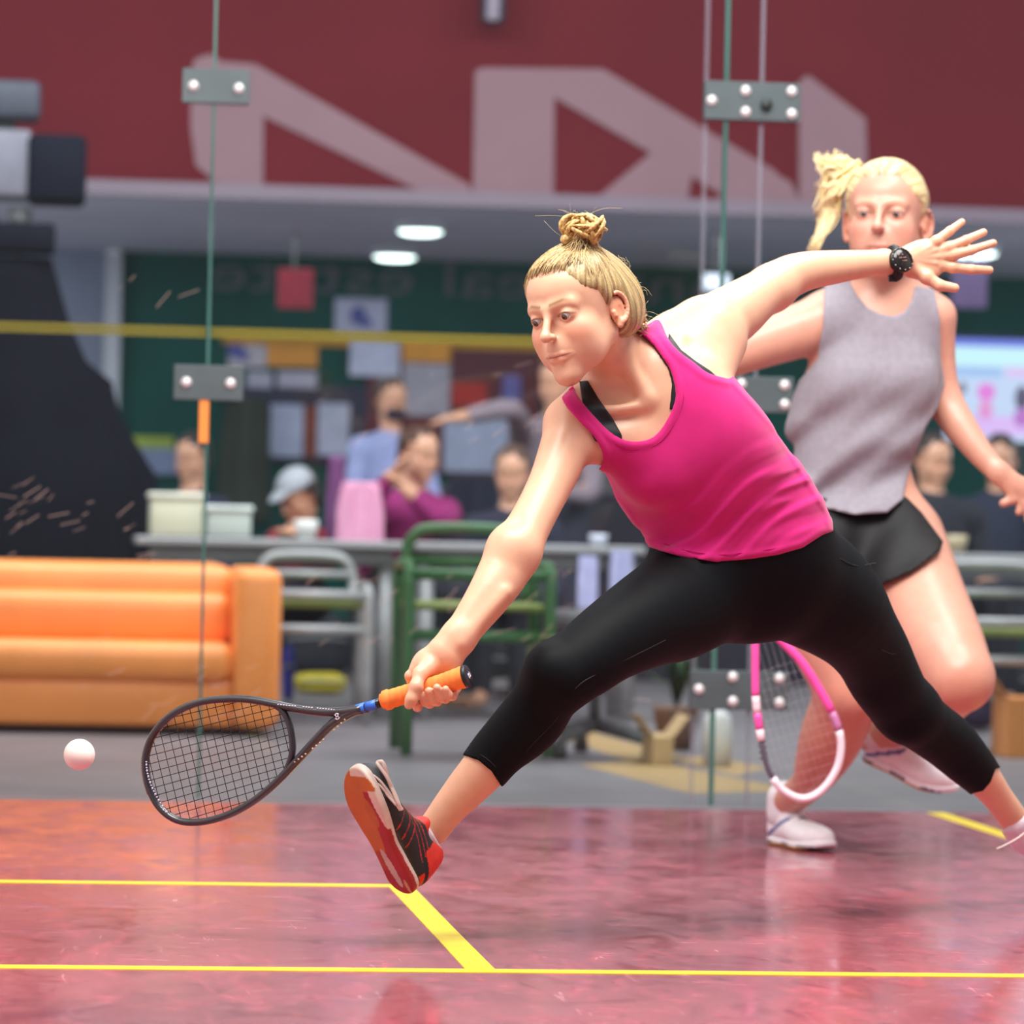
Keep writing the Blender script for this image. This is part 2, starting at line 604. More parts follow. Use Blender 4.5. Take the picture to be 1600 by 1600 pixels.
def add_head(b, fr, mouth_open=.0, lids=.5, ears=True):
    s = fr.s; W = fr.w; R = fr.R
    def el(c, r, k=.015, sub=False, rot=None):
        RR = R if rot is None else rot@R
        b.el(W(c), np.array(r)*s, RR, k=k*s, sub=sub)
    def rc(a, c, r1, r2, k=.012, n=None, fl=1.0, sub=False):
        b.rc(W(a), W(c), r1*s, r2*s, k=k*s, n=(None if n is None else np.array(n, float)@R), s=fl, sub=sub)
    el((0, -.018, .045), (.0735, .091, .080), .01)
    el((0, .028, .048), (.060, .057, .056), .03)
    el((0, .018, -.018), (.056, .060, .068), .03)
    for x in (-1, 1):
        rc((x*.044, -.010, -.036), (x*.013, .060, -.090), .017, .012, .03)
        el((x*.034, .054, -.020), (.024, .023, .022), .025)
        el((x*.033, .040, -.048), (.023, .028, .030), .03)
        rc((x*.012, .082, .024), (x*.040, .069, .027), .0085, .0085, .016)
        if ears:
            a = x*.45
            rt = np.array([[math.cos(a), math.sin(a), 0], [-math.sin(a), math.cos(a), 0], [0, 0, 1]])
            el((x*.0745, -.016, -.002), (.0055, .014, .026), .006, rot=rt)
            n = 13
            rim = []
            for i in range(n):
                t = -2.2+i/(n-1)*4.6       # helix curve, open towards the face
                yy = -.020-.0125*math.cos(t*.98+.15); zz = .003+.026*math.sin(t*.72+.15)
                rim.append((x*(.078-.28*(yy+.006)), yy, zz))
            for i in range(n-1): rc(rim[i], rim[i+1], .0033, .0033, .0025)
            rc((x*.0765, -.012, -.028), (x*.0775, -.016, -.020), .0050, .0050, .005)   # lobe
            rc((x*.0740, -.004, -.004), (x*.0750, -.005, -.010), .0035, .0035, .004)   # tragus
            el((x*.0830, -.016, -.003), (.0042, .0070, .011), .003, sub=True, rot=rt)
    el((0, .069, -.094), (.016, .014, .014), .024)
    el((0, .066, -.058), (.024, .020, .022), .022)
    el((0, .080, -.040), (.014, .010, .016), .02)
    # eye sockets, lids
    for x in (-1, 1):
        el((x*.030, .100, .010), (.018, .021, .0105), .016, sub=True)
        el((x*.031, .0700, .010), (.0150, .0150, .0140), .005)
        el((x*.0305, .0870, .0070), (.0150, .010, .0050+.0030*(1-lids)), .002, sub=True)
    # nose
    rc((0, .083, .020), (0, .1075, -.019), .0058, .0072, .011)
    el((0, .1092, -.0228), (.0088, .0088, .0084), .008)
    for x in (-1, 1):
        el((x*.0092, .0985, -.0240), (.0055, .0075, .0056), .006)
        el((x*.0058, .1030, -.0308), (.0022, .0036, .0022), .002, sub=True)
    # mouth
    up = [(-.0265, .0735, -.0568), (-.012, .0860, -.0548), (0, .0885, -.0556), (.012, .0860, -.0548), (.0265, .0735, -.0568)]
    dn = [(-.0230, .0740, -.0590), (-.009, .0855, -.0640-.5*mouth_open), (.009, .0855, -.0640-.5*mouth_open), (.0230, .0740, -.0590)]
    for q, r in ((up, .0034), (dn, .0044)):
        for i in range(len(q)-1): rc(q[i], q[i+1], r, r, .005)
    return b

SKIN = np.array(srgb(232, 184, 160))
def skin_color(base, fr=None, brow=(.30, .16, .07), blush=.7, extra=None):
    base = np.array(base)
    def fn(v):
        c = np.tile(base, (len(v), 1))
        if fr is not None:
            l = fr.l(v)
            m = (np.abs(l) < .16).all(1)
            def blob(ctr, r, col, a, sharp=2.0):
                q = (l-np.array(ctr))/np.array(r)
                w = np.exp(-(q*q).sum(1)**(sharp/2)*1.2)*a*m
                c[:] = c*(1-w[:, None])+np.array(col)*w[:, None]
            red = base*np.array([1.0, .60, .60])
            for x in (-1, 1):
                blob((x*.042, .062, -.022), (.022, .03, .018), red, blush)
                blob((x*.080, -.015, .0), (.012, .03, .04), base*np.array([1, .62, .52]), .7)
                # brows: arched strip
                w = (np.abs(l[:, 0]*x-.030) < .021)
                zc = .031+.004*np.clip((l[:, 0]*x-.012)/.02, 0, 1)-.006*np.clip((l[:, 0]*x-.036)/.015, 0, 1)
                a = np.exp(-((l[:, 2]-zc)/.0034)**2)*w*(l[:, 1] > .04)*m*1.0*np.clip((.052-l[:, 0]*x)/.02, 0, 1)
                c[:] = c*(1-a[:, None])+np.array(brow)*a[:, None]
                # lash line
                e = np.sqrt(((l[:, 0]*x-.0305)/.0138)**2+((l[:, 2]-.0085)/.0052)**2)
                a = np.exp(-((e-1.0)/.22)**2)*(l[:, 1] > .068)*(l[:, 2] > .0075)*m*.7
                c[:] = c*(1-a[:, None])+np.array([.10, .06, .04])*a[:, None]
                blob((x*.031, .080, .004), (.014, .02, .009), base*np.array([.92, .70, .68]), .35)
            blob((0, .105, -.022), (.012, .012, .010), red, .35)
            # lips
            zl = l[:, 2]+.0590-l[:, 0]**2*2.6
            a = np.exp(-(zl/.0060)**4)*np.exp(-(l[:, 0]/.0265)**6)*(l[:, 1] > .062)*m*.5
            c[:] = c*(1-a[:, None])+(base*np.array([.86, .46, .44]))*a[:, None]
            a = np.exp(-((zl-.0006)/.0013)**2)*np.exp(-(l[:, 0]/.0285)**8)*(l[:, 1] > .062)*m*.85
            c[:] = c*(1-a[:, None])+np.array([.20, .07, .06])*a[:, None]
        if extra is not None: c = extra(v, c)
        return c
    return fn

def add_eyes(fr, parent, look=(0, 0), iris=(.10, .06, .04), rad=.0128):
    """eyeballs with iris and pupil as parts"""
    for x in (-1, 1):
        c = fr.w((x*.031, .0705, .0085)); R = fr.R; s = fr.s
        d = np.array([math.sin(look[0]), math.cos(look[0])*math.cos(look[1]), math.sin(look[1])])@R
        d /= np.linalg.norm(d)
        mb = MB(); mb.ell((0, 0, 0), (rad*s,)*3, 20, 14)
        mb.v = [tuple(c+np.array(v)) for v in mb.v]
        eye = mb.build('eyeball', EYE_WHITE, parent, smooth=True)
        m2 = MB(); m2.lathe([(.0064*s, rad*s*.87), (.0054*s, rad*s*.92), (.003*s, rad*s*1.012), (.0001, rad*s*1.03)], c, 20, d)
        o = m2.build('iris', plain(iris, .1), parent, smooth=True)
        m3 = MB(); m3.lathe([(.0027*s, rad*s*1.0), (.0022*s, rad*s*1.035), (.0001, rad*s*1.045)], c, 14, d)
        o = m3.build('pupil', plain((.004, .004, .004), .08), parent, smooth=True)
EYE_WHITE = mat('eye_white', (.40, .37, .35), .2)
# ------------------------------------------------------------------ the setting: court, glass wall, hall
YG = 10.87                        # depth of the glass back wall
XL, XR = -0.90, 5.50
CEIL = 2.45
YF, YW = 19.4, 23.6               # fascia over the hall, far green wall

def struct(name, mb, m, parent=None, smooth=False):
    o = mb.build(name, m, parent, smooth)
    if parent is None: o['kind'] = 'structure'
    return o

def floor_material():
    m = bpy.data.materials.new('court_floor'); m.use_nodes = True
    nt = m.node_tree; N = nt.nodes.new; L = nt.links.new; b = nt.nodes['Principled BSDF']
    tc = N('ShaderNodeTexCoord')
    def noise(scale, stretch, det=6, rot=0, dist=0):
        mp = N('ShaderNodeMapping'); mp.inputs['Scale'].default_value = stretch; mp.inputs['Rotation'].default_value = (0, 0, rot)
        n = N('ShaderNodeTexNoise'); n.inputs['Scale'].default_value = scale; n.inputs['Detail'].default_value = det; n.inputs['Distortion'].default_value = dist
        L(tc.outputs['Object'], mp.inputs[0]); L(mp.outputs[0], n.inputs['Vector']); return n.outputs['Fac']
    def ramp(src, a, c, va=0, vb=1):
        r = N('ShaderNodeMapRange'); r.inputs[1].default_value = a; r.inputs[2].default_value = c
        r.inputs[3].default_value = va; r.inputs[4].default_value = vb; L(src, r.inputs[0]); return r.outputs[0]
    def mix(f, a, c):
        x = N('ShaderNodeMix'); x.data_type = 'RGBA'; L(f, x.inputs[0])
        for s_, i in ((a, 6), (c, 7)):
            if isinstance(s_, tuple): x.inputs[i].default_value = (*s_, 1)
            else: L(s_, x.inputs[i])
        return x.outputs[2]
    base = mix(ramp(noise(1.6, (1, .8, 1)), .3, .7), srgb(166, 90, 100), srgb(138, 72, 86))
    base = mix(ramp(noise(14, (1, .25, 1), 8, .4, 1.5), .52, .70, 0, .55), base, srgb(196, 92, 108))
    base = mix(ramp(noise(26, (.22, 1, 1), 8, -.7, 2.5), .60, .72, 0, .55), base, srgb(214, 124, 138))
    base = mix(ramp(noise(9, (1, .5, 1), 10, 1.1, 3.0), .62, .70, 0, .6), base, srgb(112, 44, 68))
    base = mix(ramp(noise(60, (.10, 1, 1), 4, .5, 1.0), .66, .74, 0, .5), base, srgb(226, 160, 170))
    base = mix(ramp(noise(50, (1, .12, 1), 4, -.25, 1.0), .67, .75, 0, .5), base, srgb(226, 160, 170))
    L(base, b.inputs['Base Color'])
    L(ramp(noise(7, (1, .6, 1), 6, .3, 1),   .3, .7, .10, .26), b.inputs['Roughness'])
    b.inputs['Specular IOR Level'].default_value = .75
    bp = N('ShaderNodeBump'); bp.inputs['Strength'].default_value = .12; bp.inputs['Distance'].default_value = .004
    L(noise(10, (1, .35, 1), 3), bp.inputs['Height']); L(bp.outputs[0], b.inputs['Normal'])
    return m

def glass_material():
    m = bpy.data.materials.new('court_glass'); m.use_nodes = True
    nt = m.node_tree; N = nt.nodes.new; L = nt.links.new
    for n in list(nt.nodes):
        if n.type != 'OUTPUT_MATERIAL': nt.nodes.remove(n)
    out = nt.nodes['Material Output']
    tr = N('ShaderNodeBsdfTransparent'); tr.inputs[0].default_value = (.93, .965, .955, 1)
    gl = N('ShaderNodeBsdfGlossy'); gl.inputs['Roughness'].default_value = .03; gl.inputs[0].default_value = (.9, .95, .95, 1)
    df = N('ShaderNodeBsdfDiffuse'); df.inputs[0].default_value = (.55, .58, .62, 1)
    fr = N('ShaderNodeFresnel'); fr.inputs[0].default_value = 1.45
    m1 = N('ShaderNodeMixShader'); m2 = N('ShaderNodeMixShader'); m2.inputs[0].default_value = .004
    ml = N('ShaderNodeMath'); ml.operation = 'MULTIPLY'; ml.inputs[1].default_value = .35; L(fr.outputs[0], ml.inputs[0]); L(ml.outputs[0], m1.inputs[0]); L(tr.outputs[0], m1.inputs[1]); L(gl.outputs[0], m1.inputs[2])
    L(m1.outputs[0], m2.inputs[1]); L(df.outputs[0], m2.inputs[2]); L(m2.outputs[0], out.inputs[0])
    return m

def film_material(name, col, alpha, bright=None):
    """translucent film for scuffs and painted reflections"""
    m = bpy.data.materials.new(name); m.use_nodes = True
    nt = m.node_tree; b = nt.nodes['Principled BSDF']
    b.inputs['Base Color'].default_value = (*col, 1); b.inputs['Alpha'].default_value = alpha; b.inputs['Roughness'].default_value = .5
    return m

GLASS = glass_material()
MAROON = mat('maroon_paint', srgb(102, 30, 38), .85, spec=.1, noise=(1.5, .10))
GREEN = mat('green_paint', srgb(16, 76, 70), .85, spec=.1, noise=(2.0, .2))
LINE_Y = mat('yellow_line_paint', srgb(240, 214, 40), .4, noise=(12, .12))

# floors
fl = struct('floor', MB().box(XL, XR, -0.6, YG+.02, -.05, 0), floor_material())
hf = mat('hall_floor_vinyl', srgb(118, 112, 116), .45, noise=(3.0, .22))
fl2 = struct('floor', MB().box(-4.2, 9.5, YG+.02, YW, -.06, -.012), hf)
for k, (x0, x1, y0, y1) in enumerate(((-1.5, .2, 11.1, 11.35),)):
    pass
tan = mat('tan_floor_inlay', srgb(172, 140, 92), .5, noise=(6, .15))
for (pa, pb, pc, pd) in (((905, 1195), (1010, 1188), (1250, 1236), (1080, 1240)), ((870, 1150), (900, 1138), (1075, 1185), (990, 1192)), ((1040, 1184), (1110, 1182), (1200, 1200), (1150, 1212))):
    vs = [P(x, y, ZY(y, x, -.012)) for x, y in (pa, pb, pc, pd)]
    vs = [(v[0], v[1], -.0115+0*v[2]) for v in vs]
    lo = [(v[0], v[1], -.03) for v in vs]
    mesh_obj('floor_inlay', vs+lo, [(0, 1, 2, 3), (7, 6, 5, 4), (0, 4, 5, 1), (1, 5, 6, 2), (2, 6, 7, 3), (3, 7, 4, 0)], tan, fl2, smooth=False)

# painted court lines: short line, service box, half-court line
xb = P(755, 1520, ZY(1520, 755, 0))[0]
ys = ZY(1518, 800, 0)
lw = .052
def court_line(x0, x1, y0, y1):
    return MB().box(x0, x1, y0, y1, 0, .0012).build('court_line', LINE_Y, fl)
court_line(XL, XR, ys-lw/2, ys+lw/2)
court_line(XL, xb+lw/2, ys+1.6, ys+1.6+lw)
court_line(xb-lw/2, xb+lw/2, ys+lw/2, ys+1.6)
xh = P(1498, 1282, ZY(1282, 1498, 0))[0]
court_line(xh-lw/2, xh+lw/2, ys+lw/2, YG-.0)
court_line(xh+1.6, xh+1.6+lw, ys+lw/2, ys+1.6)
court_line(xh+1.6, XR, ys+1.6, ys+1.6+lw)

# side walls of the court (outside the frame) and the hall around it
white = mat('court_plaster', srgb(214, 212, 210), .6, noise=(2, .06))
struct('wall_left', MB().box(XL-.12, XL, 1.0, YG, 0, 4.4), white)
struct('wall_right', MB().box(XR, XR+.12, 1.0, YG, 0, 4.4), white)

# glass back wall: panes, green edges at the joints, steel hinge plates with bolts
wb = bpy.data.objects.new('wall_back', None); link(wb); wb.location = (2.3, YG, 0); wb['kind'] = 'structure'
xj1 = P(322, 700, YG)[0]; xj2 = P(1128, 450, YG)[0]; xj3 = P(1190, 200, YG)[0]
edge = mat('glass_edge_green', srgb(62, 112, 104), .25, spec=.8, noise=(3, .35, (1, 1, .6)))
def pane(x0, x1):
    MB().box(x0, x1, YG-.005, YG+.007, .012, 4.2).build('glass_pane', GLASS, wb)
pane(XL, xj1-.008); pane(xj1+.008, xj2-.008); pane(xj2+.008, XR)
for x in (xj1, xj2):
    MB().box(x-(.0045 if x == xj1 else .0065), x+(.0045 if x == xj1 else .0065), YG-.006, YG+.008, .012, 4.2).build('glass_edge', edge, wb)
pale = mat('pale_joint_reflection', srgb(150, 128, 140), .4, noise=(3, .2))
MB().box(xj3-.006, xj3+.006, YG+.008, YG+.012, .012, 4.2).build('joint_reflection', film_material('reflection_film_a', srgb(170, 160, 180), .35), wb)  # pale strip painting the glass reflection along the door joint
xj4 = P(1103, 200, YG)[0]
MB().box(xj4-.007, xj4+.007, YG+.008, YG+.012, .012, 4.2).build('joint_reflection', film_material('reflection_film_b', srgb(170, 160, 180), .22), wb)  # second painted reflection, fainter, at the other door edge
steel = mat('hinge_steel', srgb(84, 96, 100), .42, .2, noise=(8, .15))
boltm = mat('bolt_steel', srgb(225, 222, 225), .3, .3)
def plate(px0, py0, px1, py1, bolts, dark=None):
    a = P(px0, py1, YG-.01); c = P(px1, py0, YG-.01)
    o = MB().box(a[0], c[0], YG-.016, YG-.006, a[2], c[2], .002).build('hinge_plate', steel, wb)
    MB().box(a[0], c[0], YG+.008, YG+.016, a[2], c[2], .002).build('hinge_plate', steel, wb)
    for bx, by in bolts:
        p = P(bx, by, YG-.016)
        MB().lathe([(.015, 0), (.015, .003), (.011, .009), (.003, .011)], p, 20, (0, -1, 0)).build('bolt', boltm, o, smooth=True)
    if dark:
        p = P(dark[0], dark[1], YG-.016)
        MB().lathe([(.017, 0), (.017, .012), (.010, .016)], p, 16, (0, -1, 0)).build('lock_cylinder', plain((.02, .03, .03), .4), o, smooth=True)
plate(284, 110, 391, 160, [(302, 134), (373, 138)])
plate(271, 572, 381, 624, [(291, 597), (360, 599)])
plate(1100, 131, 1251, 186, [(1112, 157), (1165, 142), (1165, 175), (1237, 143), (1237, 178)], (1197, 164))
plate(1092, 590, 1240, 642, [(1105, 616), (1158, 600), (1158, 632), (1226, 602), (1226, 632)])
plate(1078, 1050, 1232, 1108, [(1092, 1077), (1145, 1058), (1145, 1096), (1218, 1060), (1218, 1098)])
# orange tape on the left joint, painted reflection of the service line on the glass
MB().box(*(sorted((P(311, 650, YG)[0], P(326, 650, YG)[0]))), YG-.012, YG-.007, P(318, 692, YG)[2], P(318, 590, YG)[2]).build('orange_tape', mat('orange_tape', srgb(235, 140, 60), .6), wb)
zc = P(330, 519, YG)[2]
MB().box(XL, P(840, 545, YG)[0], YG+.0075, YG+.0085, zc-.016, zc+.016).build('line_reflection', film_material('line_reflection_film', srgb(150, 132, 8), .5), wb)

# small scuffs and ball marks on the court side of the glass
sm = MB(); rnd = random.Random(11)
for (x0, x1, y0, y1, n) in ((10, 230, 750, 870, 26), (120, 430, 990, 1130, 26), (470, 900, 560, 700, 16), (480, 900, 880, 1010, 34), (150, 300, 430, 480, 4), (900, 1100, 1000, 1100, 10)):
    for i in range(n):
        q = P(rnd.uniform(x0, x1), rnd.uniform(y0, y1), YG-.0062); L = rnd.uniform(.006, .032); a = rnd.gauss(.55, .25); w = rnd.uniform(.0008, .0022)
        d = np.array([math.cos(a), 0, math.sin(a)]); m_ = np.array([-math.sin(a), 0, math.cos(a)])
        sm.add([q-d*L-m_*w*.4, q+d*L-m_*w*.4, q+d*L*.9+m_*w, q-d*L*.9+m_*w], [(0, 1, 2, 3)])
sm.build('scuff_mark', film_material('scuff_film', srgb(206, 176, 166), .42), wb, kind='stuff')

# fascia with painted logo reflections, hall ceiling, far walls
fa = struct('wall_back_upper', MB().box(-4.2, 9.5, YF, YF+.2, CEIL, 6.5), MAROON)
trim = struct('trim_1', MB().box(-4.2, 9.5, YF-.06, YF, CEIL-.03, CEIL+.045), mat('fascia_trim', srgb(122, 104, 118), .5, noise=(2, .1)))
ceil_m = mat('hall_ceiling', srgb(214, 212, 230), .8, noise=(1.2, .12))
struct('ceiling', MB().box(-4.2, 9.5, YF+.2, YW, CEIL, CEIL+.1), ceil_m)
struct('wall_back_hall', MB().box(P(185, 500, YW)[0], 9.5, YW, YW+.1, 0, CEIL), GREEN)
struct('wall_back_hall', MB().box(-4.2, P(165, 500, YW)[0], YW, YW+.1, 0, CEIL), mat('grey_plaster', srgb(130, 138, 160), .8, noise=(1, .15)))
struct('trim_2', MB().box(P(163, 500, YW)[0], P(188, 500, YW)[0], YW-.12, YW, 0, CEIL-.02), mat('white_post', srgb(176, 178, 190), .6))

LOGO_REFL = mat('logo_reflection', srgb(132, 95, 104), .6, noise=(2, .08))  # front wall graphics reflected in the glass, painted as strokes on the fascia
_fk = [0]
def reflected_shape(pts):
    _fk[0] += 1
    mb = MB(); q = [P(x, y, YF-.004) for x, y in pts]
    q = [(p[0], max(p[2], CEIL+.045)) for p in q]
    mb.prism(q[::-1], YF-.006-.002*_fk[0], YF-.001)
    mb.build('reflected_stroke', LOGO_REFL, fa)
reflected_shape([(298, 112), (305, 92), (330, 84), (345, 96), (398, 100), (412, 116), (410, 322), (340, 318), (306, 258), (298, 200)])
reflected_shape([(398, 100), (735, 290), (735, 322), (655, 322), (408, 180)])
reflected_shape([(738, 325), (742, 112), (752, 106), (942, 108), (955, 116), (1212, 268), (1228, 330), (1145, 332), (866, 152), (864, 326)])
reflected_shape([(934, 328), (1022, 235), (1082, 262), (1074, 332)])
reflected_shape([(1248, 128), (1262, 118), (1352, 186), (1354, 260), (1354, 336), (1248, 334)])
reflected_shape([(1160, 245), (1235, 285), (1250, 334), (1120, 334)])
# black rod lamp on the fascia
rl = MB().box(P(752, 20, YF-.2)[0], P(788, 20, YF-.2)[0], YF-.25, YF-.15, P(770, 38, YF-.2)[2], P(770, -60, YF-.2)[2], .03, seg=3).build('wall_speaker', plain((.012, .02, .04), .5))
tag(rl, 'narrow dark fixture with grey front high on the maroon fascia', 'fixture')
MB().box(P(760, 20, YF-.25)[0], P(780, 20, YF-.25)[0], YF-.262, YF-.249, P(770, 32, YF-.25)[2], P(770, -60, YF-.25)[2], .01).build('front_panel', plain(srgb(140, 125, 140), .5), rl)

# front wall letters, their mirror reflection painted along the green wall
tm = mat('reflected_letters', srgb(92, 94, 102), .8, spec=.1)
def reflected_text(txt, px_right, px_left, py_base, px_h, Y, m, parent, mirror=True):
    cu = bpy.data.curves.new('reflected_lettering', 'FONT'); cu.body = txt; cu.size = 1.0; cu.extrude = .002; cu.resolution_u = 3
    o = bpy.data.objects.new('reflected_lettering', cu); link(o)
    bpy.context.view_layer.update()
    me = bpy.data.meshes.new_from_object(o.evaluated_get(bpy.context.evaluated_depsgraph_get()))
    bpy.data.objects.remove(o)
    v = np.zeros(len(me.vertices)*3); me.vertices.foreach_get('co', v); v = v.reshape(-1, 3)
    w = v[:, 0].max()-v[:, 0].min(); hgt = .70
    a = P(px_left, py_base, Y); c = P(px_right, py_base, Y); t = P(px_left, py_base-px_h, Y)
    u = (v[:, 0]-v[:, 0].min())/w
    if mirror: u = 1-u
    X = a[0]+(c[0]-a[0])*u; Z = a[2]+v[:, 1]/hgt*(t[2]-a[2]); Yv = Y+v[:, 2]
    me.vertices.foreach_set('co', np.stack([X, Yv, Z], 1).ravel()); me.materials.clear(); me.materials.append(m)
    me.update()
    o = bpy.data.objects.new('reflected_lettering', me); link(o, parent)
    if parent is not None: o.matrix_parent_inverse = wmat(parent).inverted()
    return o
gw = [o for o in sc.objects if o.name.startswith('wall_back_hall')][0]
reflected_text('national real estate', 1330, 330, 452, 58, YW-.01, tm, gw)

def downlight(px, py, w, idx, label):
    Y = ZY(py, px, CEIL); p = P(px, py, Y); r = M(w/2, Y)
    t = empty('ceiling_light', (p[0], p[1], CEIL), label, 'light', 'round downlights in the hall ceiling')
    MB().lathe([(r, -.001), (r, -.035), (r*.92, -.045), (r*.9, -.03)], (p[0], p[1], CEIL), 28).build('housing', plain(srgb(210, 215, 220), .4), t, True)
    mb = MB().lathe([(r*.88, -.03), (r*.88, -.05), (r*.6, -.062), (.001, -.066)], (p[0], p[1], CEIL), 28)
    mb.build('diffuser', mat('lamp_diffuser', (.9, 1, .98), .4, emit=((.85, 1.0, .97), 5.0)), t, True)
downlight(657, 349, 76, 0, 'glowing round ceiling light nearer the fascia, right of its twin')
downlight(617, 390, 72, 1, 'glowing round ceiling light set farther back and to the left')
downlight(1522, 384, 80, 2, 'glowing ceiling light seen behind the spread fingers of the player in pink')
# ------------------------------------------------------------------ the player in pink
SKIN_M = mat('skin', (1, 1, 1), .37, spec=.45, sss=.04, noise=(38, .06), attr='Col', bump=(420, .10, .0006))
BASE = srgb(219, 170, 140)

def px_chain(rows, scale=1.0):
    """rows (px, py, depth, radius in px) -> (point, radius in m)"""
    return [(P(x, y, Y), M(r, Y)*scale) for x, y, Y, r in rows]

TC = -Fv                               # towards the lens
body = Body()
# torso, flattened along its own front direction
tn = TC*.93+Rv*(-.22)+Uv*(-.12)
tn = tn-Fv*0
body.chain(px_chain([(1000, 594, 7.37, 74), (1034, 652, 7.36, 112), (1088, 728, 7.40, 119)]), k=.05, n=tn, s=.60)
body.chain(px_chain([(1088, 728, 7.40, 119), (1124, 772, 7.43, 114), (1152, 815, 7.46, 121)]), k=.05, n=tn, s=.62)
body.chain(px_chain([(1152, 815, 7.46, 120), (1164, 862, 7.47, 134)]), k=.05, n=tn, s=.66)
# chest
body.el(P(1025, 728, 7.325), (M(52, 7.4), M(36, 7.4), M(52, 7.4)), np.array([Rv, Fv, Uv]), k=.055)
body.el(P(1110, 676, 7.335), (M(54, 7.4), M(38, 7.4), M(54, 7.4)), np.array([Rv, Fv, Uv]), k=.055)
# lower belly
body.el(P(1150, 850, 7.42), (M(100, 7.4), M(60, 7.4), M(60, 7.4)), np.array([Rv, Fv, Uv]), k=.05)
# shoulder girdle
body.chain(px_chain([(1002, 585, 7.40, 40), (930, 626, 7.36, 42), (893, 660, 7.33, 42)]), k=.035)
body.chain(px_chain([(1000, 572, 7.42, 40), (1050, 532, 7.45, 42), (1098, 512, 7.48, 46)]), k=.035)
# pectoral folds to the arms
body.chain(px_chain([(985, 690, 7.33, 44), (918, 690, 7.31, 34)]), k=.03)
body.chain(px_chain([(1080, 615, 7.38, 46), (1105, 575, 7.42, 44), (1122, 535, 7.48, 44)]), k=.05)
body.chain(px_chain([(1040, 560, 7.41, 34), (1075, 545, 7.43, 38), (1105, 528, 7.47, 42)]), k=.04)
# collar bones and throat notch
body.chain(px_chain([(1008, 632, 7.285, 7), (960, 640, 7.285, 7), (905, 642, 7.30, 8)]), k=.022)
body.chain(px_chain([(1018, 622, 7.29, 7), (1030, 580, 7.325, 7), (1060, 530, 7.38, 8)]), k=.022)
# neck
body.chain(px_chain([(952, 515, 7.36, 46), (966, 560, 7.355, 45), (992, 606, 7.37, 52)]), k=.03)
body.chain(px_chain([(964, 500, 7.325, 14), (978, 560, 7.29, 13), (1008, 618, 7.285, 9)]), k=.014)   # neck muscle to the notch
body.chain(px_chain([(975, 520, 7.38, 34), (1010, 548, 7.42, 34), (1050, 530, 7.46, 34)]), k=.03)
# right arm (holds the racket)
body.chain(px_chain([(895, 668, 7.325, 43), (868, 738, 7.27, 36.5), (847, 782, 7.23, 34), (824, 826, 7.19, 35), (803, 862, 7.16, 42)]), k=.02)
body.chain(px_chain([(803, 860, 7.16, 42), (787, 893, 7.145, 40), (765, 929, 7.12, 35), (738, 967, 7.10, 29.5), (715, 998, 7.085, 26.5)]), k=.016, n=TC, s=.88)
body.chain(px_chain([(715, 998, 7.085, 26.5), (694, 1024, 7.075, 27.5)]), k=.016, n=TC, s=.78)
body.chain(px_chain([(790, 925, 7.092, 5), (752, 968, 7.074, 4.5), (722, 1006, 7.062, 4)]), k=.02)    # tendon line
# left arm (stretched out behind)
body.chain(px_chain([(1098, 516, 7.48, 50), (1143, 492, 7.545, 47), (1180, 465, 7.59, 39), (1206, 450, 7.62, 36)]), k=.02)
body.chain(px_chain([(1206, 450, 7.62, 36), (1232, 433, 7.64, 34), (1262, 423, 7.655, 30.5), (1300, 418, 7.68, 27), (1343, 413, 7.705, 22.5), (1380, 410, 7.725, 19.5)]), k=.018, n=TC, s=.88)
body.chain(px_chain([(1380, 410, 7.725, 19.5), (1408, 408, 7.735, 19)]), k=.012, n=TC, s=.72)
# left hand, open, back of the hand to the lens
HY = 7.75
body.chain(px_chain([(1408, 408, HY, 19), (1440, 399, HY, 25), (1462, 397, HY+.005, 24)]), k=.014, n=TC, s=.50)
body.chain(px_chain([(1425, 420, HY, 15), (1450, 424, HY, 15), (1466, 414, HY, 13)]), k=.012, n=TC, s=.7)
fing = [[(1448, 392, 9.5), (1463, 377, 8.2), (1484, 361, 7.0), (1503, 347, 5.6)],
        [(1455, 396, 9.5), (1484, 386, 8.0), (1510, 375, 7.2), (1537, 363, 6.0)],
        [(1458, 402, 9.5), (1490, 398, 8.0), (1518, 391, 7.4), (1552, 380, 6.2)],
        [(1456, 411, 9.5), (1489, 418, 8.2), (1518, 421, 7.6), (1546, 422, 6.4)],
        [(1428, 418, 12), (1448, 433, 10.5), (1468, 446, 9.0), (1492, 450, 7.2)]]
bend = [(-.0, -.005, -.0, .012), (0, -.008, -.004, .010), (0, -.010, -.008, .004), (0, -.006, -.006, .006), (0, -.012, -.02, -.022)]
for f_, dz in zip(fing, bend):
    ch = px_chain([(x, y, HY+d, r) for (x, y, r), d in zip(f_, dz)])
    for i in range(3):
        body.rc(ch[i][0], ch[i+1][0], ch[i][1], ch[i+1][1], k=.0045)
    body.el(ch[1][0], (ch[1][1]*1.04,)*3, k=.006)
for (x, y, r) in ((1452, 386, 4), (1462, 391, 4), (1466, 401, 4), (1462, 411, 4)):     # tendons on the back of the hand
    body.rc(P(x, y, HY-.012), P(1420, 405, HY-.010), M(2.6, HY), M(1.8, HY), k=.006)
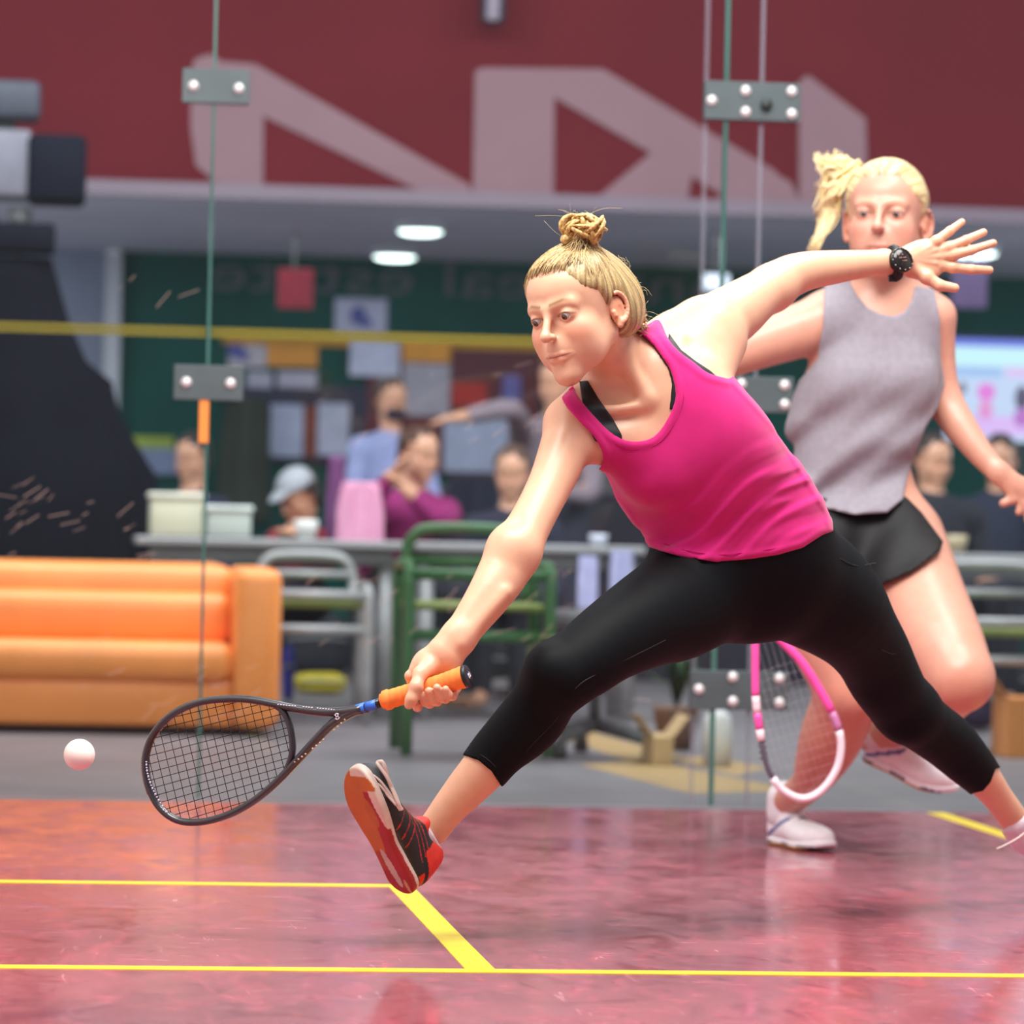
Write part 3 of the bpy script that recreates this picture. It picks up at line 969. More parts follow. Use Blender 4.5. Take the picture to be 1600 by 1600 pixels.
# legs: pelvis to thighs
body.chain(px_chain([(1120, 900, 7.47, 92), (1060, 945, 7.40, 83), (1012, 968, 7.33, 71), (955, 1001, 7.26, 60), (912, 1033, 7.22, 55), (874, 1056, 7.20, 52)]), k=.045)
body.el(P(858, 1046, 7.175), (M(30, 7.2), M(30, 7.2), M(33, 7.2)), np.array([Rv, Fv, Uv]), k=.02)
body.chain(px_chain([(874, 1056, 7.21, 50), (836, 1111, 7.235, 43.5), (803, 1149, 7.25, 42), (776, 1177, 7.26, 38.5), (754, 1204, 7.265, 36), (727, 1234, 7.27, 32), (699, 1266, 7.275, 27), (677, 1296, 7.28, 25)]), k=.02)
body.el(P(836, 1124, 7.262), (M(40, 7.2), M(36, 7.2), M(58, 7.2)), np.array([Rv*.77-Uv*.64, Fv, Rv*.64+Uv*.77]), k=.03)
body.chain(px_chain([(1215, 890, 7.50, 98), (1262, 916, 7.54, 92), (1302, 946, 7.58, 80), (1336, 984, 7.64, 64), (1362, 1020, 7.70, 57), (1381, 1058, 7.75, 54), (1402, 1092, 7.80, 49), (1418, 1110, 7.82, 46)]), k=.045)
body.chain(px_chain([(1418, 1110, 7.82, 46), (1450, 1136, 7.88, 42), (1480, 1158, 7.93, 40.5), (1508, 1186, 7.97, 36), (1536, 1216, 8.01, 29), (1560, 1247, 8.05, 24), (1590, 1288, 8.10, 23)]), k=.025)
body.rc(P(1170, 930, 7.50), P(1180, 900, 7.50), M(60, 7.5), M(80, 7.5), k=.04)
# head
hfr, hq, herr = fit_frame([((-.031, .080, .010), (837, 502)), ((.031, .080, .010), (878, 490)), ((0, .113, -.020), (848, 529)),
    ((.0765, -.015, 0), (965, 485)), ((0, .068, -.108), (886, 594)), ((.0235, .079, -.0585), (898, 552)), ((-.02, .083, -.0585), (861, 565)),
    ((0, .083, .020), (856, 492)), ((0, .080, .088), (848, 421))], 7.24, yaw=-.6, roll=.2, fix_s=None)
print('HEAD FIT', hq, herr)
add_head(body, hfr)
body.rc(hfr.w((0, -.035, -.03)), P(966, 560, 7.345), .050, .050, k=.03)
# right hand around the grip
RAX0, RAX1 = P(597, 1096, 7.08), P(727, 1057, 7.012)     # grip axis, throat end -> butt
rh = (RAX1-RAX0)/np.linalg.norm(RAX1-RAX0)
rw = TC-rh*(TC@rh); rw /= np.linalg.norm(rw)             # towards the lens
ru = np.cross(rh, rw); ru = ru if ru@Uv > 0 else -ru     # up
def grip(px, ang, R):
    """a point around the grip: px along its length, angle 0 = lens side, 90 = top"""
    t = (px-597)/130.0
    a = math.radians(ang)
    return RAX0+(RAX1-RAX0)*t+(rw*math.cos(a)+ru*math.sin(a))*R
body.chain(px_chain([(694, 1024, 7.08, 27), (676, 1044, 7.095, 27)]), k=.014, n=TC, s=.72)
body.rc(P(668, 1040, 7.085), P(684, 1058, 7.10), M(24, 7.1), M(20, 7.1), k=.014)
body.rc(P(668, 1036, 7.085), P(652, 1050, 7.08), M(17, 7.1), M(13, 7.1), k=.014)
body.rc(P(700, 1040, 7.08), P(704, 1052, 7.09), M(17, 7.1), M(15, 7.1), k=.014)
def finger(pts, k=.004):
    for (a, ra), (c, rc_) in zip(pts[:-1], pts[1:]):
        body.rc(a, c, ra, rc_, k=k)
fr0 = .0088
for (x0, x1, tipa, r) in ((663, 664, -22, .0090), (677, 676, -12, .0090), (692, 689, -8, .0086), (705, 700, -24, .0076)):
    finger([(grip(x0, 172, .034), r*1.15), (grip(x0-2, 215, .030), r*1.05), (grip(x1-1, 262, .0285), r), (grip(x1, 308, .0285), r*.97), (grip(x1, 360+tipa, .0270), r*.86)])
# index finger hooked farther along the grip
finger([(P(656, 1046, 7.085), .011), (grip(642, 130, .038), .0098), (grip(639, 175, .033), .0095), (grip(641, 222, .030), .0092), (grip(645, 268, .028), .0086), (grip(649, 300, .027), .0080)])
# thumb laid down over the front
finger([(P(672, 1040, 7.065), M(15, 7.05)), (P(656, 1053, 7.035), M(10.5, 7.05)), (P(650, 1073, 7.018), M(9.6, 7.02)), (P(643, 1092, 7.016), M(8.6, 7.0)), (P(639, 1101, 7.018), M(7.4, 7.0))], k=.008)

hc = hfr.w((0, .02, 0)); rhc = P(670, 1070, 7.07); lhc = P(1480, 405, HY)
def near(c, r):
    return lambda v: np.linalg.norm(v-c, axis=1) < r
def knuckle(v, c):
    for x, y in ((1463, 378), (1482, 386), (1488, 398), (1488, 418), (1448, 433)):
        w = np.exp(-(np.linalg.norm(v-P(x, y, HY-.008), axis=1)/.012)**2)*.35
        c[:] = c*(1-w[:, None])+np.array(BASE)*np.array([1, .70, .66])*w[:, None]
    w = np.exp(-(np.linalg.norm(v-P(668, 1090, 7.03), axis=1)/.035)**2)*.45
    c[:] = c*(1-w[:, None])+np.array(BASE)*np.array([1, .66, .56])*w[:, None]
    return c

player = empty('person', (P(1170, 900, 7.47)[0], 7.47, 0), 'person in a bright pink tank top and black leggings lunging low with a racket', 'person')
sdf_object('body', body, .0046, SKIN_M, player, refine=[near(hc, .145), near(hc+(-Fv)*.03, .11), near(rhc, .085), near(lhc, .13)], color=skin_color(BASE, hfr, extra=knuckle), proj=2)
add_eyes(hfr, player, look=(-.22, -.30))

# ---- clothes: offset skins of the same body, cut by the garment outline
torso = Body(); torso.p = [q for q in body.p]
TOP = [(877, 621), (895, 602), (905, 622), (932, 654), (960, 680), (989, 690), (1021, 683), (1044, 653), (1056, 618), (1048, 580), (1036, 560), (1021, 539),
       (996, 516), (1012, 507), (1030, 500), (1044, 529), (1061, 549), (1084, 566), (1107, 583), (1139, 592), (1146, 588), (1168, 612), (1212, 660), (1250, 720), (1300, 800), (1302, 830),
       (1285, 836), (1254, 856), (1215, 867), (1176, 873), (1119, 878), (1061, 869), (1030, 860), (1000, 850), (976, 806), (937, 762), (924, 756), (919, 746),
       (926, 741), (940, 727), (941, 707), (927, 681), (904, 657), (884, 634)]
_t = [np.array(q, float) for q in TOP]
TOP = [tuple(q) for q in smooth_curve(TOP[1:12], 3)]+[tuple(q) for q in smooth_curve(TOP[12:20], 3)]+TOP[20:38]+[tuple(q) for q in smooth_curve(TOP[38:], 3)]+[tuple(_t[0])]
def fold(p):
    x, y = PX(p)
    u = (x-1150)*.52+(y-820)*.86; t = (x-1150)*.86-(y-820)*.52
    w = np.exp(-((u+5)/55)**2)
    r = lambda a: np.sin(a)+.35*np.sin(2*a+.6)
    f = .0050*r(u/6.0+np.sin(t/38)*1.5+t/70)*w
    f += .0040*r((x*.45+y*.9)/8+np.sin(t/30))*np.exp(-((x-1235)/60)**2-((y-775)/60)**2)
    f += .0022*r((x*.2+y)/9+x/40)*np.exp(-((x-1060)/50)**2-((y-815)/40)**2)
    f = np.where(f < -.0012, -.0012+(f+.0012)*.15, f)*.85
    return f
def top_post(d, p):
    x, y = PX(p)
    hem = .0025*np.exp(-((poly_sd(TOP, x, y)+7)/5)**2)
    return smax(d-.0075-fold(p)-hem, poly_sd(TOP, x, y)*(p[:, 1]/FPX), .002)
PINK = mat('pink_jersey', srgb(200, 34, 118), .82, spec=.12, noise=(30, .08), bump=(60, .10, .002), sheen=.25)
lim = lambda x0, x1, y0, y1: (lambda c, B: ((lambda X: (X[0] > x0-30) & (X[0] < x1+30) & (X[1] > y0-30) & (X[1] < y1+30))(PX(c))))
sdf_object('tank_top', torso, .0040, PINK, player, post=top_post, keep=lim(870, 1310, 495, 885), proj=1)
BRA = [(905, 596), (918, 594), (935, 622), (958, 655), (972, 680), (972, 700), (930, 690), (915, 660)]
BRA2 = [(985, 518), (1000, 513), (1030, 528), (1066, 600), (1066, 640), (1046, 640), (1050, 600), (1044, 576), (1018, 537), (996, 517)]
BRA3 = [(1045, 520), (1064, 546), (1086, 563), (1110, 579), (1122, 590), (1125, 610), (1090, 600), (1040, 560)]
BRA4 = [(880, 640), (905, 655), (918, 672), (925, 690), (950, 700), (950, 740), (915, 742), (938, 722), (934, 706), (922, 684), (900, 662)]
BLACK = mat('black_stretch', srgb(20, 22, 28), .55, spec=.3, noise=(60, .15), bump=(240, .12, .0008))
for bp in (BRA, BRA2, BRA3):
    sdf_object('sports_bra', torso, .0036, BLACK, player, post=lambda d, p, bp=bp: np.maximum(d-.0042, region_px(bp, p)), keep=lim(860, 1170, 495, 760), proj=0)
strip = MB(); strip.tube([P(x, y, 7.27) for x, y in ((901, 598), (916, 625), (938, 655))], .0016)
LEG = [(1000, 850), (1060, 860), (1140, 868), (1220, 858), (1292, 826), (1345, 806), (1700, 1160), (1556, 1201), (1548, 1222), (1536, 1236), (1519, 1240), (1470, 1300), (1180, 1010),
       (830, 1260), (784, 1229), (768, 1205), (748, 1188), (723, 1179), (700, 1150), (790, 1045), (880, 950), (940, 895)]
def leg_post(d, p):
    seam = 0
    return smax(d-.0048, region_px(LEG, p), .0015)
LEGM = mat('black_leggings', (.0042, .0050, .0066), .62, spec=.10, noise=(80, .12), bump=(300, .12, .0008))
sdf_object('leggings', torso, .0044, LEGM, player, post=leg_post, keep=lim(700, 1580, 780, 1260), proj=1)


def on_skin(pts, off):
    """snap points to the body surface, seen from the lens, and lift them by off"""
    out = []
    for x, y, Y0 in pts:
        Ys = np.linspace(Y0-.25, Y0+.25, 260)
        q = np.array([P(x, y, t) for t in Ys])
        d = sdf_at(body, q)
        i = np.argmax(d < off) if (d < off).any() else int(np.argmin(d))
        out.append(q[i])
    return out
def seam_(*a): MB().tube(*a).build('seam', SEAM, player, True)
SEAM = plain((.008, .009, .012), .7)
seam_(smooth_curve(on_skin([(1312, 873, 7.5), (1338, 884, 7.5), (1368, 880, 7.55)], .0050), 5), .0011, 6)
seam_(smooth_curve(on_skin([(1375, 1014, 7.7), (1396, 1022, 7.7), (1410, 1012, 7.7)], .0050), 5), .0011, 6)
seam_(smooth_curve(on_skin([(1040, 1000, 7.3), (980, 1030, 7.25), (935, 1052, 7.2), (900, 1075, 7.2), (868, 1125, 7.2), (830, 1165, 7.2), (806, 1196, 7.2)], .0050), 5), .0010, 6)
seam_(smooth_curve(on_skin([(730, 1173, 7.25), (752, 1180, 7.25), (772, 1196, 7.25), (789, 1220, 7.25)], .0052), 5), .0011, 6)

HEM = mat('pink_hem', srgb(170, 18, 88), .85, spec=.1)
def on_cloth(pts, off):
    out = []
    for x, y in pts:
        q = np.array([P(x, y, t) for t in np.linspace(7.05, 7.6, 500)])
        d = sdf_at(body, q)-.0075-fold(q)
        out.append(q[np.argmax(d < off)])
    return out
for hem in ([(902, 620), (916, 642), (940, 674), (962, 694), (990, 703), (1026, 695), (1054, 662), (1068, 622), (1060, 580)],
            [(1052, 552), (1076, 572), (1102, 592), (1132, 602)],
            [(1036, 849), (1062, 858), (1119, 867), (1176, 862), (1215, 856), (1252, 845), (1276, 830)]):
    MB().tube(smooth_curve(on_cloth(hem, .0008), 4), .0008, 6).build('hem', HEM, player, True)
# ---- head of hair
def hair_mat(name, col, dark, rough=.42):
    return mat(name, col, rough, spec=.45, attr='Col', noise=(300, .25), bump=(260, .35, .001))
HAIR = hair_mat('blonde_hair', (1, 1, 1), None)
HAIR_L = mat('blonde_strand', srgb(214, 190, 136), .42, spec=.45, noise=(60, .3))
HAIR_M = mat('mid_blonde_strand', srgb(182, 150, 98), .42, spec=.45, noise=(60, .3))
HAIR_D = mat('dark_blonde_strand', srgb(136, 106, 70), .45, spec=.4, noise=(60, .3))
def hair_cap(fr, name, parent, axis, tones, h=.0036, back=None):
    s = fr.s; b = Body()
    def el(c, r, k=.01, sub=False): b.el(fr.w(c), np.array(r)*s, fr.R, k=k*s, sub=sub)
    el((0, -.020, .047), (.0785, .0965, .0860), .01)
    el((0, .020, .050), (.066, .058, .058), .03)
    el((0, -.060, -.010), (.060, .052, .062), .03)
    el(back[0], back[1], .03) if back else None
    ax = np.array(axis)-np.array([0, -.018, .045]); ax /= np.linalg.norm(ax)
    e1 = np.cross(ax, [1, 0, 0]); e1 /= np.linalg.norm(e1); e2 = np.cross(ax, e1)
    def ang(l):
        q = l-np.array([0, -.018, .045]); return np.arctan2(q@e2, q@e1), np.arccos(np.clip((q@ax)/(np.linalg.norm(q, axis=1)+1e-9), -1, 1))
    def streak(a, t): return np.sin(a*47+np.sin(t*5+a*9)*1.4)*.4+np.sin(a*91+1+t*3)*.3+np.sin(a*23+2+np.sin(t*4)*1.2)*.3
    def post(d, p):
        l = fr.l(p)
        x, y, z = np.abs(l[:, 0]), l[:, 1], l[:, 2]
        line = np.interp(y, [-.12, -.055, -.036, -.030, -.008, -.003, .006, .016, .030, .050, .085], [-.050, -.050, -.040, .022, .024, .006, .010, .024, .042, .062, .090])
        line = line-.8*np.clip(x-.034, 0, 1)*np.clip((y-.024)/.03, 0, 1)
        a, t = ang(l)
        return smax(d+.0011*streak(a, t)*s, (line-z)*.55*s, .016)
    tones = [np.array(t) for t in tones]
    def col(v):
        l = fr.l(v); a, t = ang(l); w = np.clip(streak(a, t)*.55+.5, 0, 1)[:, None]
        return tones[0]*(1-w)+tones[1]*w
    return sdf_object(name, b, h, HAIR, parent, post=post, proj=1, color=col)
def strands(fr, n, seed, target, mats, parent, name='hair_strand', r=.0006, skin_body=None):
    rnd = random.Random(seed)
    mbs = [MB() for _ in mats]
    c = np.array([0, -.018, .045]); E = np.array([.0790, .0970, .0870]); K = 9
    allp = []
    for i in range(n):
        az = rnd.uniform(-3.0, 3.0); el0 = rnd.uniform(-.5, 1.0)
        if abs(az) < .9: el0 = rnd.uniform(.38, 1.1) if i % 2 else rnd.uniform(.38, .50)
        elif abs(az) < 1.5: el0 = rnd.uniform(.10, 1.0) if i % 2 else rnd.uniform(.06, .30)
        elif abs(az) < 1.9: el0 = rnd.uniform(-.10, 1.0)
        a = c+np.array([math.sin(az)*math.cos(el0), math.cos(az)*math.cos(el0), math.sin(el0)])*E
        t = np.array(target)+np.array([rnd.gauss(0, .007), rnd.gauss(0, .007), rnd.gauss(0, .004)])
        lift = rnd.uniform(.004, .016)
        for k in range(K):
            u = (k/(K-1))**1.3; q = a*(1-u)+t*u
            e = (q-c)/E; l = np.linalg.norm(e)
            if l < 1.0+lift: q = c+(q-c)/l*(1.0+lift)
            allp.append(fr.w(q))
    A = np.array(allp); C = fr.w(c)
    want = np.tile(np.array([.0002, .0030]+[.0058]*(K-2)), n)*fr.s
    for _ in range(4):
        d = sdf_at(skin_body, A); g = A-C; g /= np.linalg.norm(g, axis=1)[:, None]
        A = A+g*np.maximum(0, want-d)[:, None]
    for i in range(n):
        rr = r*fr.s*rnd.uniform(.6, 1.5)
        mbs[rnd.randrange(len(mats))].tube(A[i*K:(i+1)*K], [rr*.25, rr*.7]+[rr]*(K-2), 4)
    for m_, mb in zip(mats, mbs):
        if mb.v: mb.build(name, m_, parent, True, kind='stuff')
bl = hfr.l(P(908, 374, 7.22)); bt = (bl[0], bl[1], bl[2])
hair_cap(hfr, 'hair', player, bt, (srgb(118, 92, 62), srgb(214, 188, 132)), back=((.018, -.062, .012), (.070, .075, .078)))
strands(hfr, 1100, 3, bt, [HAIR_L, HAIR_M, HAIR_D], player, skin_body=body)
# bun: coiled thick locks
bun = MB(); rnd = random.Random(5)
bc = P(913, 357, 7.22)
for k in range(48):
    ph = rnd.uniform(0, 6.28); r0 = M(rnd.uniform(9, 24), 7.2)
    n1 = np.array([rnd.gauss(0, 1), rnd.gauss(0, 1), rnd.gauss(0, 1)]); n1 /= np.linalg.norm(n1)
    a1 = np.cross(n1, [0, 0, 1.0]); a1 /= np.linalg.norm(a1); b1 = np.cross(n1, a1)
    off = Rv*M(rnd.gauss(0, 7), 7.2)+Uv*M(rnd.gauss(0, 4), 7.2)
    pts = [bc+off+(a1*math.cos(t+ph)+b1*math.sin(t+ph))*r0*np.array([1.15, 1, .85]) for t in np.linspace(0, rnd.uniform(3, 6), 12)]
    bun.tube(pts, [M(1.6, 7.2)+M(3.0, 7.2)*math.sin(math.pi*i/11) for i in range(12)], 6)
for (x, y, r) in ((884, 374, 9), (893, 366, 9), (905, 372, 14), (915, 372, 12)):
    bun.ell(P(x, y, 7.22), (M(r, 7.2),)*3, 14, 8)
bun.build('hair_bun', mat('bun_hair', srgb(214, 180, 112), .45, noise=(180, .5), tint2=srgb(150, 108, 58)), player, True)
fly = MB()
for k in range(90):
    if k < 36:
        s0 = P(rnd.uniform(890, 940), rnd.uniform(340, 380), 7.22); dx, dy = rnd.gauss(0, 26), -abs(rnd.gauss(8, 14))
    elif k < 75:
        yy = rnd.uniform(395, 515); xx = 958+46*math.sin((yy-380)/140*1.6); s0 = P(xx-2, yy, 7.3); dx, dy = abs(rnd.gauss(8, 9)), rnd.gauss(6, 12)
    else:
        s0 = P(rnd.uniform(975, 1000), rnd.uniform(480, 515), 7.3); dx, dy = rnd.gauss(12, 8), rnd.gauss(4, 10)
    e = s0+Rv*M(dx, 7.2)-Uv*M(dy, 7.2); mid = (s0+e)/2+Rv*M(rnd.gauss(0, 4), 7.2)+Uv*M(rnd.gauss(3, 4), 7.2)
    fly.tube(smooth_curve([s0, mid, e], 4), .00028, 3)
fly.build('flyaway_hair', HAIR_L, player, True, kind='stuff')
# loose curls at the nape
nape = MB()
for k in range(60):
    x0, y0 = rnd.uniform(975, 1004), rnd.uniform(462, 492)
    q = [P(x0+rnd.gauss(0, 2)+i*rnd.uniform(-1, 2.4), y0+i*5, 7.30+rnd.uniform(-.01, .02)) for i in range(8)]
    nape.tube(smooth_curve(q, 2), M(rnd.uniform(.6, 1.6), 7.3), 4)
nape.build('hair_curl', HAIR_M, player, True, kind='stuff')

# ---- wrist watch
wax = P(1408, 408, 7.735)-P(1380, 410, 7.725); wax /= np.linalg.norm(wax)
wc = P(1398, 411, 7.73)
up_ = Uv-wax*(Uv@wax); up_ /= np.linalg.norm(up_); fw = np.cross(wax, up_); fw = fw if fw@TC > 0 else -fw
wt = empty('wrist_watch', tuple(wc), 'black round sports watch on the outstretched wrist', 'watch')
ring = [wc+up_*math.cos(a)*M(21.5, 7.73)+fw*math.sin(a)*M(15.5, 7.73) for a in np.linspace(0, 2*math.pi, 41)[:-1]]
MB().tube(ring, M(8.5, 7.73), 8, closed=True, flat=(wax, 1.0)).build('strap', plain((.006, .006, .007), .5), wt, True)
for_n = fw*.94+up_*.28+wax*.10; for_n /= np.linalg.norm(for_n)
fc = wc+fw*M(17, 7.73)+up_*M(3, 7.73)+wax*M(2, 7.73)
MB().lathe([(M(19.5, 7.73), -M(5, 7.7)), (M(20.5, 7.73), 0), (M(20.5, 7.73), M(4.5, 7.7)), (M(18, 7.73), M(7, 7.7)), (M(16.5, 7.7), M(6, 7.7))], fc, 36, for_n).build('case', plain((.012, .012, .013), .35, .3), wt, True)
MB().lathe([(M(16.5, 7.73), M(5.8, 7.7)), (M(16, 7.73), M(6.6, 7.7)), (.0001, M(6.8, 7.7))], fc, 36, for_n).build('dial', plain((.016, .012, .012), .15), wt, True)
bz = MB()
for k in range(12):
    a = k*math.pi/6; e1 = up_-for_n*(up_@for_n); e1 /= np.linalg.norm(e1); e2 = np.cross(for_n, e1)
    c0 = fc+for_n*M(7.0, 7.7)+(e1*math.cos(a)+e2*math.sin(a))*M(18.3, 7.7)
    bz.ell(c0, (.0010,)*3, 8, 5)
bz.build('hour_mark', plain((.75, .72, .66), .3), wt, True)
dg = MB()
for i, (u, v_) in enumerate(((-5, 2), (-2, 2), (2, 2), (5, 2), (-6, -3), (-3, -3), (0, -3), (3, -3), (6, -3), (0, 7))):
    c0 = fc+for_n*M(7.2, 7.7)+wax*M(u, 7.7)+up_*M(v_, 7.7)
    dg.ell(c0, (.0012, .0008, .0016), 6, 4)
dg.build('digit', plain((.45, .22, .20), .4), wt, True)
MB().box(*(lambda p: (p[0]-.009, p[0]+.009, p[1]-.006, p[1]+.006, p[2]-.006, p[2]+.006))(wc-up_*M(25, 7.7)+fw*M(2, 7.7)-wax*M(6, 7.7)), .002).build('buckle', plain((.01, .01, .011), .35), wt)
# ------------------------------------------------------------------ black racket with orange grip (held low at the left)
def plane_pt(px, py, o, n):
    d = Fv + Rv*((px-800.0)/FPX) + Uv*((800.0-py)/FPX)
    return CAM+d*(((o-CAM)@n)/(d@n))
TIP = P(222, 1198, 7.30)
ra = RAX0-TIP; ra /= np.linalg.norm(ra)
rn = TC-ra*(TC@ra); rn = rn+Rv*.0+Uv*.10; rn = rn-ra*(rn@ra); rn /= np.linalg.norm(rn)     # face normal
def RP(x, y): return plane_pt(x, y, RAX0, rn)
racket = empty('squash_racket', tuple(RAX0), 'black squash racket with orange grip held low by the player in pink', 'racket')
FR = mat('racket_frame', srgb(34, 32, 40), .3, spec=.6, coat=.4, noise=(40, .2))
outer = [(566, 1108), (536, 1112), (500, 1112), (462, 1107), (425, 1099), (390, 1093), (356, 1092), (318, 1096), (284, 1108), (258, 1126), (238, 1151), (228, 1182),
         (229, 1212), (237, 1240), (252, 1264), (274, 1280), (300, 1285), (332, 1281), (366, 1269), (400, 1249), (432, 1222), (462, 1191), (490, 1160), (518, 1132), (548, 1114), (566, 1108)]
loop = smooth_curve([RP(x, y) for x, y in outer], 5)
MB().tube(loop, [.0072+.0022*max(0, math.cos(2*math.pi*i/(len(loop)-1)))**3 for i in range(len(loop))], 10, flat=(rn, 1.4)).build('frame', FR, racket, True)
bridge = smooth_curve([RP(x, y) for x, y in [(428, 1100), (444, 1113), (453, 1135), (457, 1160), (456, 1180), (447, 1207)]], 5)
MB().tube(bridge, .0062, 10, flat=(rn, 1.4)).build('throat_bridge', FR, racket, True)
MB().tube([RP(566, 1108), RP(575, 1106)], .009, 12).tube([RP(540, 1112), RP(566, 1107.5)], [.010, .0095], 12).build('shaft', FR, racket, True)
MB().tube([RP(555, 1110), RP(571, 1105.5)], .0100, 16).build('blue_band', plain(srgb(52, 110, 214), .35), racket, True)
MB().tube([RP(573, 1105), RP(589, 1100.5)], .0098, 16).build('blue_band', plain(srgb(52, 110, 214), .35), racket, True)
MB().tube([RP(568, 1106.5), RP(600, 1096)], .0088, 14).build('shaft_neck', plain((.015, .015, .02), .3), racket, True)
# grip: wrapped orange tape in overlapping turns, flared butt cap
gp, gr = [], []
for i in range(56):
    t = i/55; gp.append(RAX0+(RAX1-RAX0)*(t*1.0))
    gr.append((.0172+.0035*max(0, (t-.72)/.28)+(.0005 if i % 4 < 2 else 0)+(.0015 if t < .10 else 0))*(1 if t > .02 else .75))
GR = mat('orange_grip', srgb(255, 142, 62), .75, noise=(40, .18), bump=(160, .3, .001))
MB().tube(gp, gr, 20).build('grip', GR, racket, True)
MB().lathe([(.0212, -.001), (.0212, .004), (.0195, .0065), (.0001, .007)], RAX1, 28, rh).build('butt_cap', plain((.012, .011, .018), .4), racket, True)
# the small round emblem on the butt and on the throat
def emblem(c, n, u, s_, name='emblem'):
    n = n/np.linalg.norm(n); u = u-n*(u@n); u /= np.linalg.norm(u); v = np.cross(n, u); mb = MB()
    for sg in (-1, 1):
        arc = [c+(u*math.cos(t)+v*math.sin(t))*s_+n*.0006 for t in np.linspace(sg*math.pi/2-1.0, sg*math.pi/2+1.0, 9)]
        mb.tube(arc, s_*.16, 6)
        mb.tube([c+u*sg*s_*.42*1-v*s_*.75+n*.0006, c+u*sg*s_*.42+v*s_*.75+n*.0006], s_*.13, 6)
    mb.tube([c-u*s_*.42+n*.0006, c+u*s_*.42+n*.0006], s_*.13, 6)
    mb.build(name, plain(srgb(226, 224, 235), .4), racket, True)
emblem(RAX1+rh*.0074, rh, ru*.9+rw*.3, .0058)
emblem(RP(531, 1119)+rn*.0125, rn, ra, .0052)
# white printed marks along the frame
mk = MB()
for i in range(18):
    t = i/17
    a = np.array([232, 1192])*(1-t)+np.array([268, 1272])*t; bx = a[0]-8*math.sin(math.pi*t)*-1-6; 
    mk.ell(RP(231+32*t**1.9+1, 1190+78*t)+rn*.0095, (.0020, .0016, .0016+.001*(i % 2)), 6, 4)
mk.build('frame_lettering', plain(srgb(205, 205, 230), .4), racket, True, kind='stuff')
mk = MB()
for i in range(15):
    if i in (4, 9, 10): continue
    t = i/14; mk.ell(RP(464+78*t, 1190-66*t+3*math.sin(t*3.1))+rn*.0095, (.0022, .0014, .0018), 6, 4)
mk.build('frame_lettering', plain(srgb(205, 190, 170), .4), racket, True, kind='stuff')
mk = MB()
for i in range(22):
    if i in (7, 8, 13): continue
    t = i/21; mk.ell(RP(438+92*t, 1101.5+8.5*t)+rn*.0095+Uv*.001, (.0022, .0014, .0014), 6, 4)
mk.build('frame_lettering', plain(srgb(205, 205, 215), .4), racket, True, kind='stuff')
# bumper strip on the head
MB().tube(smooth_curve([RP(x, y)-ra*.0052 for x, y in outer[8:14]], 4), .0040, 8, flat=(rn, 1.6)).build('bumper', plain(srgb(150, 140, 130), .4), racket, True)
# strings clipped to the inner outline
inner = [RP(x, y) for x, y in outer[4:21]]+[RP(x, y) for x, y in ((447, 1207), (456, 1180), (457, 1160), (453, 1135), (444, 1113))]
inner = smooth_curve(inner, 3, closed=True)
rb_ = np.cross(rn, ra)
IN = np.array([[(p-TIP)@ra, (p-TIP)@rb_] for p in inner])
STR = mat('black_string', srgb(14, 12, 18), .6, spec=.2, noise=(100, .2))
def clip_string(o, d):
    """parameter range of a 2-D line inside the outline"""
    ts = []
    for i in range(len(IN)):
        a, c = IN[i], IN[(i+1) % len(IN)]; e = c-a
        den = d[0]*e[1]-d[1]*e[0]
        if abs(den) < 1e-12: continue
        w = a-o; t = (w[0]*e[1]-w[1]*e[0])/den; u = (w[0]*d[1]-w[1]*d[0])/den
        if 0 <= u < 1: ts.append(t)
    return (min(ts), max(ts)) if len(ts) >= 2 else None
cen = IN.mean(0); L0, L1 = IN[:, 0].min(), IN[:, 0].max(); B0, B1 = IN[:, 1].min(), IN[:, 1].max()
def string(o, d, k, name):
    r = clip_string(np.array(o), np.array(d))
    if not r or r[1]-r[0] < .02: return
    n = 2
    pts = [TIP+ra*(o[0]+d[0]*t)+rb_*(o[1]+d[1]*t)+rn*.0004*k for t in (r[0], r[1])]
    MB().tube(pts, .00072, 5).build(name, STR, racket, True)
ax_tilt = math.atan2(IN[len(IN)//2][1]*0, 1)
for i in range(17):
    x = L0+(L1-L0)*(i+.8)/17.6
    string((x, 0), (0, 1), 1, 'cross_string')
for i in range(14):
    y = B0+(B1-B0)*(i+.7)/14.4
    string((0, y), (1, (y-cen[1])*-.35), -1, 'main_string')

# ------------------------------------------------------------------ ball
bp_ = P(124, 1179, 7.6)
def ball_():
    mb = MB(); mb.ell(bp_, (M(24, 7.6),)*3, 40, 26)
    o = mb.build('squash_ball', mat('white_ball', srgb(238, 226, 218), .55, noise=(30, .06), bump=(200, .1, .0004)), None, True)
    tag(o, 'small white ball in the air left of the racket', 'ball')
ball_()

